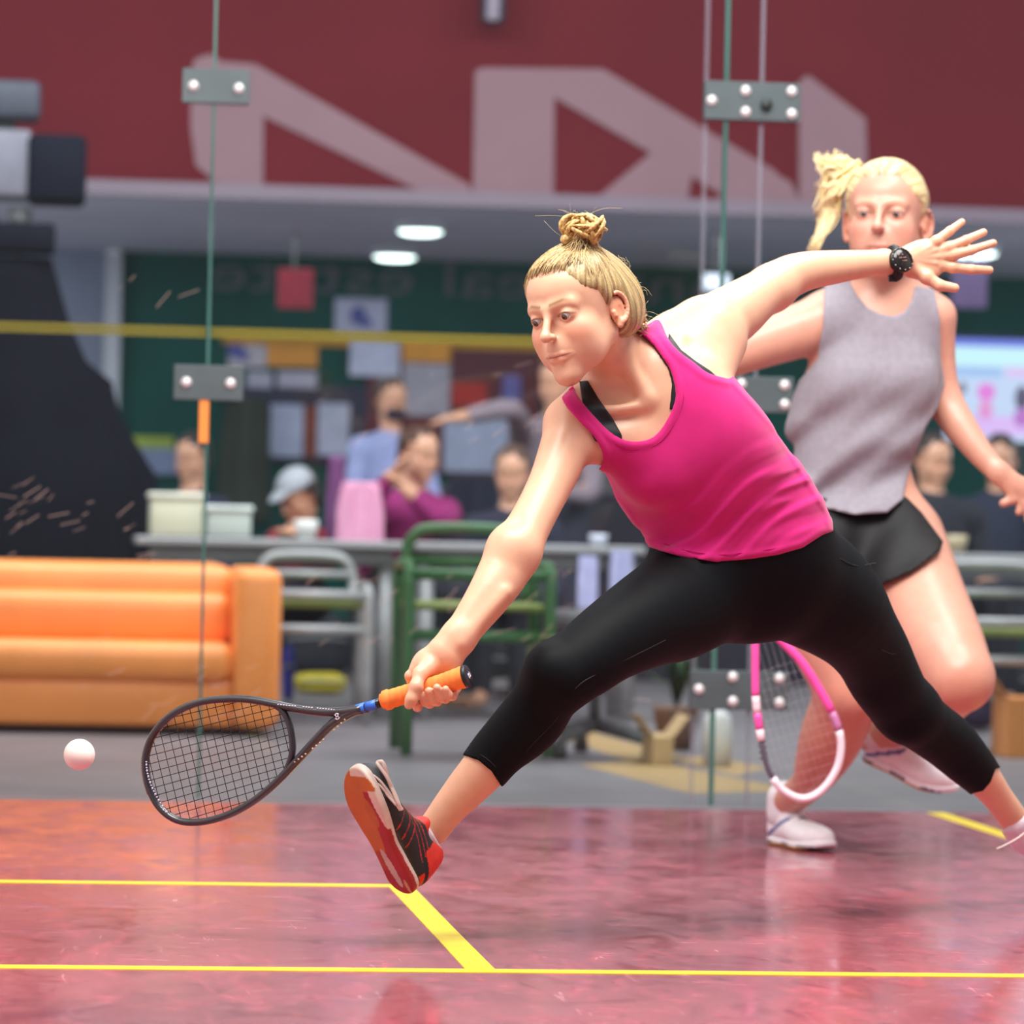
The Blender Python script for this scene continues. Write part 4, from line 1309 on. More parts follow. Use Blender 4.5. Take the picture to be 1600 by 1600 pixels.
# ------------------------------------------------------------------ shoes
def shoe(fr, parent, mats, h=.003, L=.285, name='shoe', part_fn=None, lace=None):
    """local frame: x lateral, y toe, z up; sole bottom at z=0, heel at y=0"""
    s = fr.s; up = Body(); so = Body()
    def S(b, pts, k, n=None, fl=1.0):
        b.chain([(fr.w(p), r*s) for p, r in pts], k=k, n=(None if n is None else np.array(n, float)@fr.R), s=fl)
    z = (0, 0, 1)
    # sole outline: heel, waist, ball, toe
    so_pts = [((0, .036, .012), .036), ((.001, .080, .012), .0335), ((.003, .120, .012), .0335), ((.003, .160, .012), .041), ((.001, .200, .012), .0475), ((-.003, .232, .014), .0425), ((-.008, .250, .017), .033)]
    S(so, so_pts, .01, z, 1.25)
    def so_post(d, p):
        l = fr.l(p); rise = np.clip((l[:, 1]-.19)/.1, 0, 1)**2*.018+np.clip((.03-l[:, 1])/.05, 0, 1)**2*.006
        zz = l[:, 2]
        return smax(smax(d, (rise-zz)*s, .004*s), (zz-.019-rise*.8)*s, .004*s)
    S(up, [((0, .036, .030), .0315), ((0, .080, .034), .034), ((.001, .120, .034), .036), ((.002, .165, .030), .0415), ((0, .205, .030), .0450), ((-.006, .240, .032), .0350)], .02, z, .82)
    S(up, [((0, .040, .070), .030), ((0, .085, .066), .030), ((0, .130, .052), .026), ((0, .170, .038), .022)], .03)
    S(up, [((0, .030, .045), .030), ((0, .032, .085), .028)], .02)
    up.el(fr.w((0, .094, .098)), np.array((.022, .012, .018))*s, fr.R, k=.02*s)
    up.el(fr.w((0, .055, .125)), np.array((.026, .040, .045))*s, fr.R, k=.006*s, sub=True)
    def up_post(d, p):
        l = fr.l(p); rise = np.clip((l[:, 1]-.19)/.1, 0, 1)**2*.018
        return smax(d, (.015+rise-l[:, 2])*s, .003*s)
    a = sdf_object('upper', up, h, mats['upper'], parent, post=up_post, color=part_fn['upper'] if part_fn else None, proj=1)
    b = sdf_object('sole', so, h, mats['sole'], parent, post=so_post, color=part_fn['sole'] if part_fn else None, proj=1)
    return a, b

def frame_from(heel, toe, Yh, Yt, s_img, size):
    """heel/toe pixels of the sole, s_img: outward sole normal hint in (image right, image up, to lens)"""
    A = P(*heel, Yh); B = P(*toe, Yt); a = (B-A); L = np.linalg.norm(a); a /= L
    n = Rv*s_img[0]+Uv*s_img[1]+TC*s_img[2]; n = n-a*(n@a); n /= np.linalg.norm(n)
    z = -n; x = np.cross(a, z)
    return Frame(A, np.array([x, a, z]), L/.285 if size is None else size), L

# front shoe of the player in pink: sole turned to the lens
sf, L_ = frame_from((634, 1399), (541, 1204), 7.20, 7.10, (-.74, -.1, .70), None)
print('SHOE LENGTH', L_)
GUM, RED_, WHT = np.array(srgb(186, 104, 44)), np.array(srgb(160, 34, 40)), np.array(srgb(214, 200, 190))
def sole_col(v):
    l = sf.l(v); x, y, z = -l[:, 0], l[:, 1], l[:, 2]
    c = np.tile(RED_, (len(v), 1))
    side = x      # +x is the image-right edge
    c[(x < .002+.012*np.sin((y-.10)*16)) & (y > .100)] = GUM
    c[(y > .236)] = GUM
    c[(x < .0) & (y > .055) & (y <= .100)] = RED_*.7+GUM*.3
    c[((x-.014)/.012)**2+((y-.188)/.030)**2 < 1] = GUM*.9
    w = (x > .024+(.255-y)*.13) & (y > .138+.010*np.sin(x*500)) & (y < .238)
    c[w] = WHT
    e = ((x+.004+(y-.06)*.12)/.0095)**2+((y-.062)/.044)**2 < 1
    c[e] = WHT*.80
    e = ((x-.017)/.0045)**2+((y-.022)/.018)**2 < 1
    c[e] = np.array(srgb(196, 160, 110))
    c[(z > .010) & (x > -.01)] = WHT
    c[(z > .017)] = WHT*.8
    return c
def upper_col(v):
    l = sf.l(v); x, y, z = l[:, 0], l[:, 1], l[:, 2]
    c = np.tile(np.array(srgb(28, 30, 33)), (len(v), 1))
    r_ = np.array(srgb(214, 48, 34))
    c[(y < .060) & (z > .045+.25*(y-.02)) & (z < .115)] = r_
    c[(y < .030) & (z > .022)] = r_
    band = np.abs(z-(.038+.42*(y-.02))) < .0055
    c[band & (y < .10)] = np.array(srgb(20, 14, 16))
    for k in range(3):
        ln = np.abs(z-(.036+.30*(y-.03)+.012*k)) < .0011
        c[ln & (y > .05) & (y < .155)] = r_*.8
    for y0 in (.105, .125, .150):
        ln = np.abs((y-y0)-(z-.04)*.5) < .0013
        c[ln & (z > .02) & (z < .075)] = r_*.8
    c[(z > .090) & (y > .078) & (y < .125)] = r_
    c[(y > .212)] = np.array(srgb(62, 64, 70))
    c[(z < .022) & (y < .135)] = np.array(srgb(52, 56, 60))
    return c
CM = mat('shoe_colours', (1, 1, 1), .55, spec=.4, attr='Col', noise=(60, .15), bump=(260, .25, .0008))
CS = mat('sole_colours', (1, 1, 1), .45, spec=.45, attr='Col', noise=(30, .12), bump=(180, .2, .0006))
shoe1 = bpy.data.objects.new('shoe', None)
def part_empty(name, loc, parent):
    o = bpy.data.objects.new(name, None); o.empty_display_size = .05
    link(o, parent); o.location = loc
    o.matrix_parent_inverse = wmat(parent).inverted()
    return o
shoe1 = part_empty('shoe', tuple(sf.o), player)
shoe1['label'] = 'black and red shoe with gum sole turned to the camera'
shoe(sf, shoe1, dict(upper=CM, sole=CS), part_fn=dict(upper=upper_col, sole=sole_col), h=.0026)
# laces: eyelet rows and the flying bow
lc = MB(); LW = plain(srgb(226, 214, 206), .6)
for k in range(6):
    y = .112+k*.014; z = .085-.42*(y-.10)
    lc.tube(smooth_curve([sf.w((-.017, y, z-.006)), sf.w((0, y+.004, z+.004)), sf.w((.017, y, z-.006))], 4), .0022, 6)
lc.build('lace', LW, shoe1, True)
def lace_px(pts, r=2.6, Y=7.10):
    MB().tube(smooth_curve([P(x, y, Y+.004*math.sin(i*2)) for i, (x, y) in enumerate(pts)], 6), M(r, Y), 8).build('lace', LW, shoe1, True)
lace_px([(627, 1266), (617, 1240), (605, 1215), (592, 1196), (590, 1191), (597, 1190), (602, 1200), (607, 1219), (615, 1238), (622, 1255), (628, 1265)], 2.8)
lace_px([(626, 1266), (606, 1236), (590, 1217), (578, 1208), (572, 1206), (577, 1214), (592, 1226), (606, 1243), (620, 1258)], 2.6)
MB().tube([sf.w((0, .062, .105)), sf.w((0, .050, .125))], [.030, .027], 24).build('sock', mat('white_sock', srgb(226, 224, 232), .9, noise=(90, .1), bump=(200, .4, .001)), player, True) if False else None
sk = Body(); sk.chain([(P(690, 1283, 7.275), M(27, 7.27)), (P(671, 1305, 7.282), M(29, 7.27)), (P(655, 1322, 7.285), M(26, 7.27))], k=.01)
SOCK = mat('white_sock', srgb(226, 224, 232), .9, noise=(90, .1), bump=(200, .4, .001))
def sock_cut(d, p):
    x, y = PX(p)
    return smax(d, ((x-675)*.86-(y-1300)*.5)*M(1, 7.27), .002)
sdf_object('sock', sk, .003, SOCK, player, post=sock_cut, proj=1)
# foot inside the shoe joins the ankle
# rear shoe: only its tongue edge is in the frame
sr, _ = frame_from((1598, 1338), (1720, 1420), 8.16, 8.02, (-.45, -.85, .2), .98)
shoe2 = part_empty('shoe', tuple(sr.o), player)
def upper2(v):
    l = sr.l(v); c = np.tile(np.array(srgb(30, 30, 34)), (len(v), 1)); c[(l[:, 1] < .05) & (l[:, 2] > .05)] = np.array(srgb(190, 44, 36)); return c
def sole2(v): return np.tile(WHT*.8, (len(v), 1))
shoe(sr, shoe2, dict(upper=CM, sole=CS), part_fn=dict(upper=upper2, sole=sole2), h=.004)
MB().tube(smooth_curve([P(x, y, 8.0) for x, y in ((1608, 1296), (1590, 1310), (1572, 1320), (1557, 1327))], 5), .0022, 6).build('lace', LW, shoe2, True)
sk2 = Body(); sk2.chain([(P(1585, 1284, 8.09), M(26, 8.1)), (P(1604, 1308, 8.12), M(28, 8.1))], k=.01)
sdf_object('sock', sk2, .004, SOCK, player, post=lambda d, p: smax(d, (-(PX(p)[0]-1580)*.6-(PX(p)[1]-1288)*.8)*M(1, 8.1), .002), proj=1)
# ------------------------------------------------------------------ the second player, in grey, behind
Y2 = 9.3
BASE2 = srgb(204, 150, 130)
b2 = Body()
toe = P(1292, 1333, ZY(1333, 1292, 0)); 
Tn = np.array([toe[0], min(toe[1], 9.46), 0.002]); Hl = Tn+np.array([-.080, .270, 0.0])
a_ = (Tn-Hl); L2_ = np.linalg.norm(a_); a_ /= L2_; z_ = np.array([0, 0, 1.0]); fa2 = Frame(Hl, np.array([np.cross(a_, z_), a_, z_]), L2_/.285)
ank = fa2.w((0, .052, .105))
n2 = TC*.97+Rv*.1
IM = np.array([Rv, Fv, Uv])
b2.chain(px_chain([(1385, 500, Y2, 78), (1368, 560, Y2, 96), (1345, 640, Y2, 100), (1332, 710, Y2, 88), (1340, 770, Y2, 92), (1340, 840, Y2, 104)]), k=.04, n=n2, s=.62)
b2.chain(px_chain([(1378, 478, Y2+.02, 36), (1330, 482, Y2+.02, 40), (1298, 500, Y2+.01, 45)]), k=.03)
b2.chain(px_chain([(1385, 476, Y2+.02, 34), (1430, 476, Y2+.02, 34), (1458, 492, Y2+.01, 30)]), k=.03)
for x, y in ((1330, 600), (1412, 600)):
    b2.el(P(x, y, Y2-.065), (M(38, Y2), M(26, Y2), M(40, Y2)), IM, k=.06)
b2.chain(px_chain([(1370, 400, Y2-.0, 36), (1378, 440, Y2+.0, 36), (1384, 480, Y2+.01, 40)]), k=.03)
b2.chain(px_chain([(1298, 500, Y2, 46), (1240, 520, Y2-.02, 42), (1180, 540, Y2-.05, 38), (1110, 566, Y2-.08, 34), (1076, 585, Y2-.1, 31)]), k=.03)
b2.chain(px_chain([(1076, 585, Y2-.1, 31), (1092, 680, Y2-.14, 28), (1112, 768, Y2-.16, 17)]), k=.02)
b2.chain(px_chain([(1462, 496, Y2, 32), (1466, 560, Y2+.02, 27), (1472, 622, Y2+.03, 28)]), k=.025)
b2.chain(px_chain([(1472, 622, Y2+.03, 29), (1500, 665, Y2-.01, 26), (1535, 712, Y2-.05, 20), (1560, 738, Y2-.07, 17)]), k=.02)
hy = Y2-.08
b2.chain(px_chain([(1560, 738, hy, 17), (1580, 755, hy, 19), (1594, 764, hy, 17)]), k=.015, n=TC, s=.6)
for f_ in ([(1598, 752, 8), (1622, 772, 7), (1632, 796, 6)], [(1596, 762, 8), (1618, 788, 7), (1622, 812, 6)], [(1590, 768, 7.5), (1606, 792, 7), (1606, 812, 6)], [(1586, 770, 7), (1596, 786, 6.5), (1592, 800, 6)],
           [(1578, 764, 9), (1582, 780, 8), (1568, 786, 7)]):
    ch = px_chain([(x, y, hy, r) for x, y, r in f_])
    for i in range(len(ch)-1): b2.rc(ch[i][0], ch[i+1][0], ch[i][1], ch[i+1][1], k=.004)
# right fist around the grip
b2.el(P(1122, 800, Y2-.17), (M(22, Y2), M(20, Y2), M(30, Y2)), IM, k=.02)
for i in range(4):
    b2.chain([(P(1140-1*i, 784+i*11, Y2-.18), .009), (P(1132, 786+i*11, Y2-.215), .0088), (P(1112, 788+i*11, Y2-.21), .0078)], k=.004)
b2.chain([(P(1106, 786, Y2-.18), .011), (P(1112, 776, Y2-.21), .0095), (P(1128, 778, Y2-.215), .008)], k=.006)
# legs
b2.chain(px_chain([(1275, 850, Y2, 84), (1276, 940, Y2-.04, 72), (1302, 1020, Y2-.08, 59), (1326, 1080, Y2-.10, 49)]), k=.04)
b2.chain(px_chain([(1326, 1080, Y2-.10, 50), (1303, 1142, Y2-.0, 51), (1282, 1190, Y2+.10, 40), (1262, 1226, Y2+.18, 27)])+[(ank, M(25, 9.5))], k=.025)
b2.chain(px_chain([(1395, 850, Y2, 84), (1432, 930, Y2-.12, 76), (1470, 1005, Y2-.25, 68), (1500, 1058, Y2-.33, 54)]), k=.04)
b2.chain(px_chain([(1500, 1060, Y2-.33, 52), (1455, 1100, Y2-.10, 47), (1405, 1132, Y2+.08, 34), (1362, 1150, Y2+.16, 25)]), k=.02)
h2, q2, e2 = fit_frame([((-.031, .080, .010), (1351, 330)), ((.031, .080, .010), (1398, 332)), ((0, .113, -.022), (1372, 357)), ((0, .09, -.06), (1371, 386)),
    ((-.0765, -.015, 0), (1323, 357)), ((.0765, -.015, 0), (1446, 351)), ((0, .0, .128), (1390, 248))], Y2-.03)
print('HEAD2', q2, e2)
add_head(b2, h2, mouth_open=.008, lids=1.6)
b2.rc(h2.w((0, -.03, -.05)), P(1378, 430, Y2), .050, .050, k=.03)
def knees(v, c):
    for x, y, Y in ((1505, 1075, Y2-.4), (1326, 1085, Y2-.16)):
        w = np.exp(-(np.linalg.norm(v-P(x, y, Y), axis=1)/.07)**2)*.4
        c[:] = c*(1-w[:, None])+np.array(BASE2)*np.array([1, .72, .66])*w[:, None]
    return c
second = empty('person', (P(1340, 840, Y2)[0], Y2, 0), 'person in a loose grey sleeveless top and black shorts running, blonde ponytail', 'person')
h2c = h2.w((0, .02, 0))
sdf_object('body', b2, .0062, SKIN_M, second, refine=[near(h2c, .15)], color=skin_color(BASE2, h2, brow=(.55, .38, .25), extra=knees), proj=2)
add_eyes(h2, second, look=(-.05, -.3), iris=(.05, .05, .06))
SH2 = [(1288, 446), (1325, 436), (1340, 462), (1354, 480), (1374, 490), (1395, 494), (1412, 488), (1424, 470), (1430, 446), (1460, 452), (1469, 500), (1470, 560), (1476, 600), (1464, 640), (1446, 668), (1428, 715), (1418, 745), (1411, 780),
       (1386, 801), (1334, 804), (1282, 792), (1220, 740), (1180, 690), (1190, 620), (1212, 588), (1251, 592), (1277, 562), (1286, 510)]
def sh_post(d, p):
    x, y = PX(p)
    t = np.clip((y-560)/200, 0, 1)
    u = (x-1300)*.45+(y-700)*.9
    f = .017*t*np.sin(u/17+np.sin(x/40)*1.1)+.004*t*np.sin(u/8+x/31)
    return smax(d-.010-.014*t-f, poly_sd(SH2, x, y)*(p[:, 1]/FPX), .004)
GREY = mat('grey_top', srgb(142, 137, 148), .8, spec=.2, noise=(70, .12), bump=(120, .12, .001), sheen=.15)
sdf_object('sleeveless_top', b2, .0065, GREY, second, post=sh_post, keep=lim(1170, 1500, 430, 815), proj=1)
SHT = [(1240, 770), (1340, 786), (1415, 775), (1440, 800), (1474, 846), (1468, 862), (1424, 893), (1372, 918), (1330, 950), (1290, 960), (1230, 940), (1190, 930), (1200, 840)]
def st_post(d, p):
    x, y = PX(p)
    t = np.clip((y-800)/100, 0, 1)
    return smax(d-.008-.016*t-.004*np.sin((x+y*.5)/13)*t, poly_sd(SHT, x, y)*(p[:, 1]/FPX), .004)
SHORT = mat('black_shorts', (.006, .006, .008), .6, spec=.3, noise=(40, .2))
sdf_object('shorts', b2, .0065, SHORT, second, post=st_post, keep=lim(1170, 1500, 750, 970), proj=1)
hair_cap(h2, 'hair', second, (0, -.09, .06), (srgb(196, 168, 118), srgb(246, 228, 178)), h=.0045)
BL2 = mat('pale_blonde', srgb(250, 232, 184), .45, noise=(90, .3))
strands(h2, 300, 8, (0, -.11, .05), [BL2, mat('pale_blonde_dark', srgb(214, 188, 136), .45)], second, r=.0009, skin_body=b2)
# ponytail thrown out to the left
pt = [MB(), MB()]; rnd = random.Random(21)
for k in range(260):
    s0 = P(1330+rnd.gauss(0, 6), 268+rnd.gauss(0, 8), Y2+.06)
    m = rnd.random()
    if m < .72:
        a1 = P(1305+rnd.gauss(0, 8), 255+rnd.uniform(-8, 60), Y2+.08+rnd.uniform(-.04, .04)); e1 = P(rnd.uniform(1270, 1318), rnd.choice([rnd.uniform(238, 262), rnd.uniform(285, 300), rnd.uniform(318, 342)])+rnd.gauss(0, 4), Y2+.1+rnd.uniform(-.05, .05))
        pts = [s0, a1, e1]
    else:
        pts = [s0, P(1306+rnd.gauss(0, 6), 300, Y2+.07), P(1292+rnd.gauss(0, 6), 345, Y2+.07), P(1272+rnd.gauss(0, 4), 388+rnd.gauss(0, 5), Y2+.06)]
    c = smooth_curve(pts, 5); n = len(c)
    pt[k % 2].tube(c, [M(2.6*(1-i/n)+.5, Y2) for i in range(n)], 5)
pt[0].build('ponytail', BL2, second, True, kind='stuff'); pt[1].build('ponytail', mat('pale_blonde_b', srgb(232, 208, 150), .45), second, True, kind='stuff')
# shoes of the second player
WS = mat('white_shoe', (1, 1, 1), .5, attr='Col', noise=(40, .08))
WH_ = np.array(srgb(236, 234, 240)); NV = np.array(srgb(84, 92, 150))
def up_w(fr):
    def f(v):
        l = fr.l(v); c = np.tile(WH_, (len(v), 1)); x, y, z = l.T
        c[(np.abs(z-.035-.5*(y-.05)) < .006) & (y < .13)] = NV*1.1
        c[(y < .02) & (z < .08) & (z > .03)] = NV*1.6
        return c
    return f
def so_w(fr):
    def f(v):
        l = fr.l(v); c = np.tile(WH_, (len(v), 1)); c[l[:, 2] < .007] = np.array(srgb(190, 150, 60)); c[(l[:, 2] > .007) & (l[:, 2] < .014) & (np.sin(l[:, 1]*60) > 0)] = NV*.6; return c
    return f
s3 = part_empty('shoe', tuple(Hl), second)
shoe(fa2, s3, dict(upper=WS, sole=WS), part_fn=dict(upper=up_w(fa2), sole=so_w(fa2)), h=.0045)
DK = plain((.06, .06, .08), .6)
for k in range(5):
    y = .115+k*.018; z = .094-.42*(y-.10)
    MB().tube(smooth_curve([fa2.w((-.020, y, z-.008)), fa2.w((0, y+.004, z+.004)), fa2.w((.020, y, z-.008))], 3), .0032, 6).build('lace', DK if k > 1 else plain(srgb(230, 230, 235), .6), s3, True)
# join ankle to shoe
sk3 = Body(); sk3.chain([(ank+np.array([0, 0, .012]), M(29, 9.5)), (fa2.w((0, .05, .08)), M(29, 9.4))], k=.01)
sdf_object('sock', sk3, .006, SOCK, second, proj=1)
fs2, L3_ = frame_from((1350, 1182), (1492, 1246), Y2+.20, Y2+.02, (-.40, -.75, -.55), None)
fs2.s = min(fs2.s, 1.1)
print('SHOE3', L3_)
s4 = part_empty('shoe', tuple(fs2.o), second)
shoe(fs2, s4, dict(upper=WS, sole=WS), part_fn=dict(upper=up_w(fs2), sole=so_w(fs2)), h=.0045)
sk4 = Body(); sk4.chain([(P(1372, 1148, Y2+.14), M(27, 9.4)), (fs2.w((0, .05, .09)), M(27, 9.4))], k=.01)
sdf_object('sock', sk4, .006, SOCK, second, proj=1)

# hand and pink racket of the second player
YR = Y2-.18
o2 = P(1185, 968, YR)
rd = P(1125, 790, YR+.02)-P(1262, 1245, YR); rd /= np.linalg.norm(rd)
rn2 = TC-rd*(TC@rd); rn2 /= np.linalg.norm(rn2)
def R2(x, y): return plane_pt(x, y, o2, rn2)
r2 = empty('squash_racket', tuple(R2(1128, 800)), 'pink and white squash racket hanging behind the player in pink leggings gap', 'racket')
r2['label'] = 'pink and white squash racket hanging from the hand of the player in grey'
PK = mat('pink_frame', srgb(244, 84, 176), .35, coat=.3, noise=(30, .1)); PK2 = mat('white_frame', srgb(240, 220, 232), .35, coat=.3, noise=(30, .1))
o_out = [(1182, 950), (1180, 985), (1180, 1030), (1180, 1070), (1182, 1105), (1187, 1140), (1193, 1175), (1203, 1208), (1225, 1236), (1256, 1248), (1285, 1234), (1308, 1200), (1314, 1160), (1304, 1122), (1282, 1080), (1254, 1036), (1220, 1000), (1197, 976), (1182, 950)]
lp = smooth_curve([R2(x, y) for x, y in o_out], 4)
ys_ = PX(lp)[1]; xs_ = PX(lp)[0]
def seg_(i0, i1, m, r, nm='frame'): MB().tube(lp[i0:i1+1], r, 10, flat=(rn2, 1.2)).build(nm, m, r2, True)
seg_(0, 14, PK, .0098); seg_(14, 17, PK2, .0100, 'white_band'); seg_(17, 20, PK, .0098); seg_(20, 22, PK2, .0102, 'white_band'); seg_(22, 29, plain((.10, .09, .12), .4), .0066)
seg_(29, 50, PK2, .0098); seg_(50, 53, plain(srgb(200, 130, 180), .4), .0100, 'mauve_band'); seg_(53, 72, PK, .0108)
for k in range(7):
    y = 1128+k*9.5; x = 1186+(y-1128)*.13
    MB().tube([R2(x-6, y), R2(x+7, y+1)], .0022, 6).build('grommet', plain((.05, .05, .07), .5), r2, True)
MB().tube([R2(1177, 955), R2(1158, 893)], .0085, 12).build('shaft', PK, r2, True)
MB().tube([R2(1160, 900), R2(1122, 775)], .0165, 16).build('grip', plain(srgb(240, 240, 245), .8), r2, True)
IN2 = np.array([[(p-o2)@rd, (p-o2)@np.cross(rn2, rd)] for p in lp])
IN = IN2
w2 = np.cross(rn2, rd)
STW = mat('pale_string', srgb(220, 200, 214), .5)
def string2(o, d):
    r = clip_string(np.array(o), np.array(d))
    if r and r[1]-r[0] > .03:
        MB().tube([o2+rd*(o[0]+d[0]*t)+w2*(o[1]+d[1]*t) for t in r], .00016, 4).build('string', STW, r2, True)
l0, l1, c0, c1 = IN[:, 0].min(), IN[:, 0].max(), IN[:, 1].min(), IN[:, 1].max()
for i in range(14): string2((l0+(l1-l0)*.70*(i+.7)/14, 0), (0, 1))
for i in range(11): string2((0, c0+(c1-c0)*(i+.7)/11.4), (1, 0))
# the fist on that grip, joined to the forearm (hidden behind the player in pink)
# ------------------------------------------------------------------ the hall behind the glass
def W(px, Y): return P(px, 838, Y)[0]
def Z(py, px, Y): return P(px, py, Y)[2]
def thing(name, loc, label, cat, group=None): return empty(name, tuple(loc), label, cat, group)

# orange sofa
so_Y = 14.6
x0, x1 = W(-170, so_Y), W(443, so_Y); zt = Z(882, 300, so_Y); zs = Z(1002, 200, so_Y)
ORG = mat('orange_leatherette', srgb(252, 150, 74), .38, spec=.5, noise=(4, .10), bump=(3.5, .35, .03, (1, 1, .4)))
sofa = thing('sofa', ((x0+x1)/2, so_Y+.45, 0), 'glossy orange sofa behind the glass wall at the left', 'sofa')
arm_x = W(368, so_Y)
zb = Z(1138, 300, so_Y)
MB().box(x0, x1-.02, so_Y+.06, so_Y+.80, zb, zs-.13, .02, seg=2).build('base', ORG, sofa, True)
MB().box(x0, arm_x+.01, so_Y, so_Y+.58, zs-.15, zs, .055, seg=4).build('seat', ORG, sofa, True)
MB().box(x0, arm_x+.02, so_Y+.30, so_Y+.86, zs-.10, zt, .07, seg=4).build('backrest', ORG, sofa, True)
MB().box(x0, arm_x+.01, so_Y+.22, so_Y+.44, zs-.02, zt-.11, .06, seg=4).build('back_cushion', ORG, sofa, True)
MB().box(arm_x, x1, so_Y-.02, so_Y+.88, zb, zt-.008, .05, seg=4).build('armrest', ORG, sofa, True)
for (lx, ly) in ((x0+.2, so_Y+.15), (x1-.15, so_Y+.15), (x0+.2, so_Y+.75), (x1-.15, so_Y+.75)):
    MB().lathe([(.03, -.012), (.035, zb+.03)], (lx, ly, 0), 14).build('leg', plain((.02, .02, .02), .4), sofa, True)

# video camera on a tripod under black cloth
tY = 17.1
tp = thing('camera_tripod', (W(8, tY), tY, 0), 'tall tripod draped with black cloth behind the orange sofa', 'tripod')
BLK = mat('black_cloth', (.0035, .0035, .008), .9, spec=.1, noise=(5, .3), bump=(5, .25, .02, (1, 1, .2)))
prof = [(402, 62), (440, 72), (500, 88), (560, 112), (592, 150), (640, 160), (690, 186), (740, 215), (800, 224), (868, 232), (1000, 238), (1150, 244)]
vs, fs = [], []; ns = 72
for i, (py, r) in enumerate(prof):
    z = max(Z(py, 8, tY), 0.0)
    for k in range(ns):
        a = 2*math.pi*k/ns
        rr = M(r, tY)*(1+(.05+.03*i/8)*math.sin(a*9+i*.25)*min(1, i/3))
        vs.append((W(8, tY)+rr*math.cos(a), tY+rr*math.sin(a)*.42, z))
for i in range(len(prof)-1):
    for k in range(ns): fs.append((i*ns+k, (i+1)*ns+k, (i+1)*ns+(k+1) % ns, i*ns+(k+1) % ns))
fs.append(tuple(range(ns)))
mesh_obj('drape', vs, fs, BLK, tp)
MB().box(W(-30, tY), W(76, tY), tY-.12, tY+.12, Z(396, 20, tY), Z(350, 20, tY), .02, seg=2).build('tripod_head', plain((.004, .004, .010), .7, 0, .1), tp, True)
MB().tube([(W(20, tY), tY, Z(352, 20, tY)), (W(20, tY), tY, Z(326, 20, tY))], .05, 16).build('mount_plate', plain((.2, .2, .2), .5), tp, True)
for sgn in (-1, 0, 1):
    MB().tube([(W(8, tY)+sgn*.03, tY, Z(400, 8, tY)), (W(8, tY)+sgn*.42, tY+(.2 if sgn == 0 else -.10), .0)], .018, 8).build('leg', plain((.03, .03, .04), .4), tp, True)
vc = thing('video_camera', (W(20, tY), tY, Z(326, 20, tY)), 'dark video camera with square lens hood on the draped tripod', 'camera')
MB().box(W(-80, tY), W(36, tY), tY-.12, tY+.12, Z(312, 20, tY), Z(206, 20, tY), .02, seg=2).build('camera_body', plain(srgb(112, 110, 122), .6), vc, True)
MB().box(W(30, tY), W(122, tY), tY-.15, tY+.15, Z(318, 20, tY), Z(212, 20, tY), .03, seg=2).build('lens_hood', plain((.004, .005, .012), .7, 0, .1), vc, True)
MB().box(W(-60, tY), W(48, tY), tY-.10, tY+.10, Z(190, 20, tY), Z(128, 20, tY), .03, seg=2).build('viewfinder', plain(srgb(60, 62, 74), .6), vc, True)
MB().box(W(-20, tY), W(10, tY), tY-.04, tY+.04, Z(206, 20, tY), Z(188, 20, tY), .01).build('bracket', plain((.03, .03, .03), .5), vc)

# tubular chairs
def tube_chair(xl, xr, Y, dep, za, zb_, zs_, m, ms, label, extra=0):
    t = thing('tubular_chair', ((xl+xr)/2, Y+dep/2, 0), label, 'chair')
    r = .021
    for x in (xl, xr):
        pts = [(x, Y, 0), (x, Y, za-.07), (x, Y+.02, za-.02), (x, Y+.07, za), (x, Y+dep-.07, za), (x, Y+dep-.02, za-.02), (x, Y+dep, za-.07), (x, Y+dep, 0)]
        MB().tube(smooth_curve(pts, 3), r, 10).build('side_frame', m, t, True)
    c = .09
    hoop = [(xl+.03, Y+dep, zs_), (xl+.03, Y+dep+.03, zb_-c), (xl+.03+c*.3, Y+dep+.03, zb_-c*.3), (xl+.03+c, Y+dep+.03, zb_), (xr-.03-c, Y+dep+.03, zb_), (xr-.03-c*.3, Y+dep+.03, zb_-c*.3), (xr-.03, Y+dep+.03, zb_-c), (xr-.03, Y+dep, zs_)]
    MB().tube(smooth_curve(hoop, 4), r, 10).build('back_hoop', m, t, True)
    for z, nm in ((za-.03, 'front_rail'), (zs_-.10, 'lower_rail')):
        MB().tube([(xl, Y, z), (xr, Y, z)], r*.95, 10).build(nm, m, t, True)
    MB().box(xl+.01, xr-.01, Y+.01, Y+dep, zs_-.014, zs_+.014, .012, seg=2).build('seat', ms, t, True)
    MB().tube([(xl+.03, Y+dep+.02, (zb_+zs_)/2+.02), (xr-.03, Y+dep+.02, (zb_+zs_)/2+.02)], r*.8, 10).build('back_rail', m, t, True)
    return t
GRN = mat('green_steel', srgb(58, 104, 58), .4, noise=(12, .2)); GRY = mat('grey_steel', srgb(158, 156, 158), .4, .2, noise=(12, .15)); LIM = mat('lime_seat', srgb(122, 134, 66), .6, noise=(8, .15))
gY = 13.35
tube_chair(W(642, gY), W(862, gY), gY, .46, Z(884, 700, gY), Z(826, 700, gY+.5), Z(948, 700, gY), GRN, LIM, 'green tubular steel chair behind the outstretched racket arm')
kY = 15.55
tube_chair(W(404, kY), W(578, kY), kY, .44, Z(918, 500, kY), Z(868, 500, kY+.5), Z(945, 500, kY), GRY, LIM, 'grey tubular steel chair right of the orange sofa')
kY = 14.2
tube_chair(W(1486, kY), W(1690, kY), kY, .46, Z(960, 1550, kY), Z(884, 1550, kY+.5), Z(990, 1550, kY), GRY, LIM, 'grey tubular steel chair at the right edge behind the runner in grey')

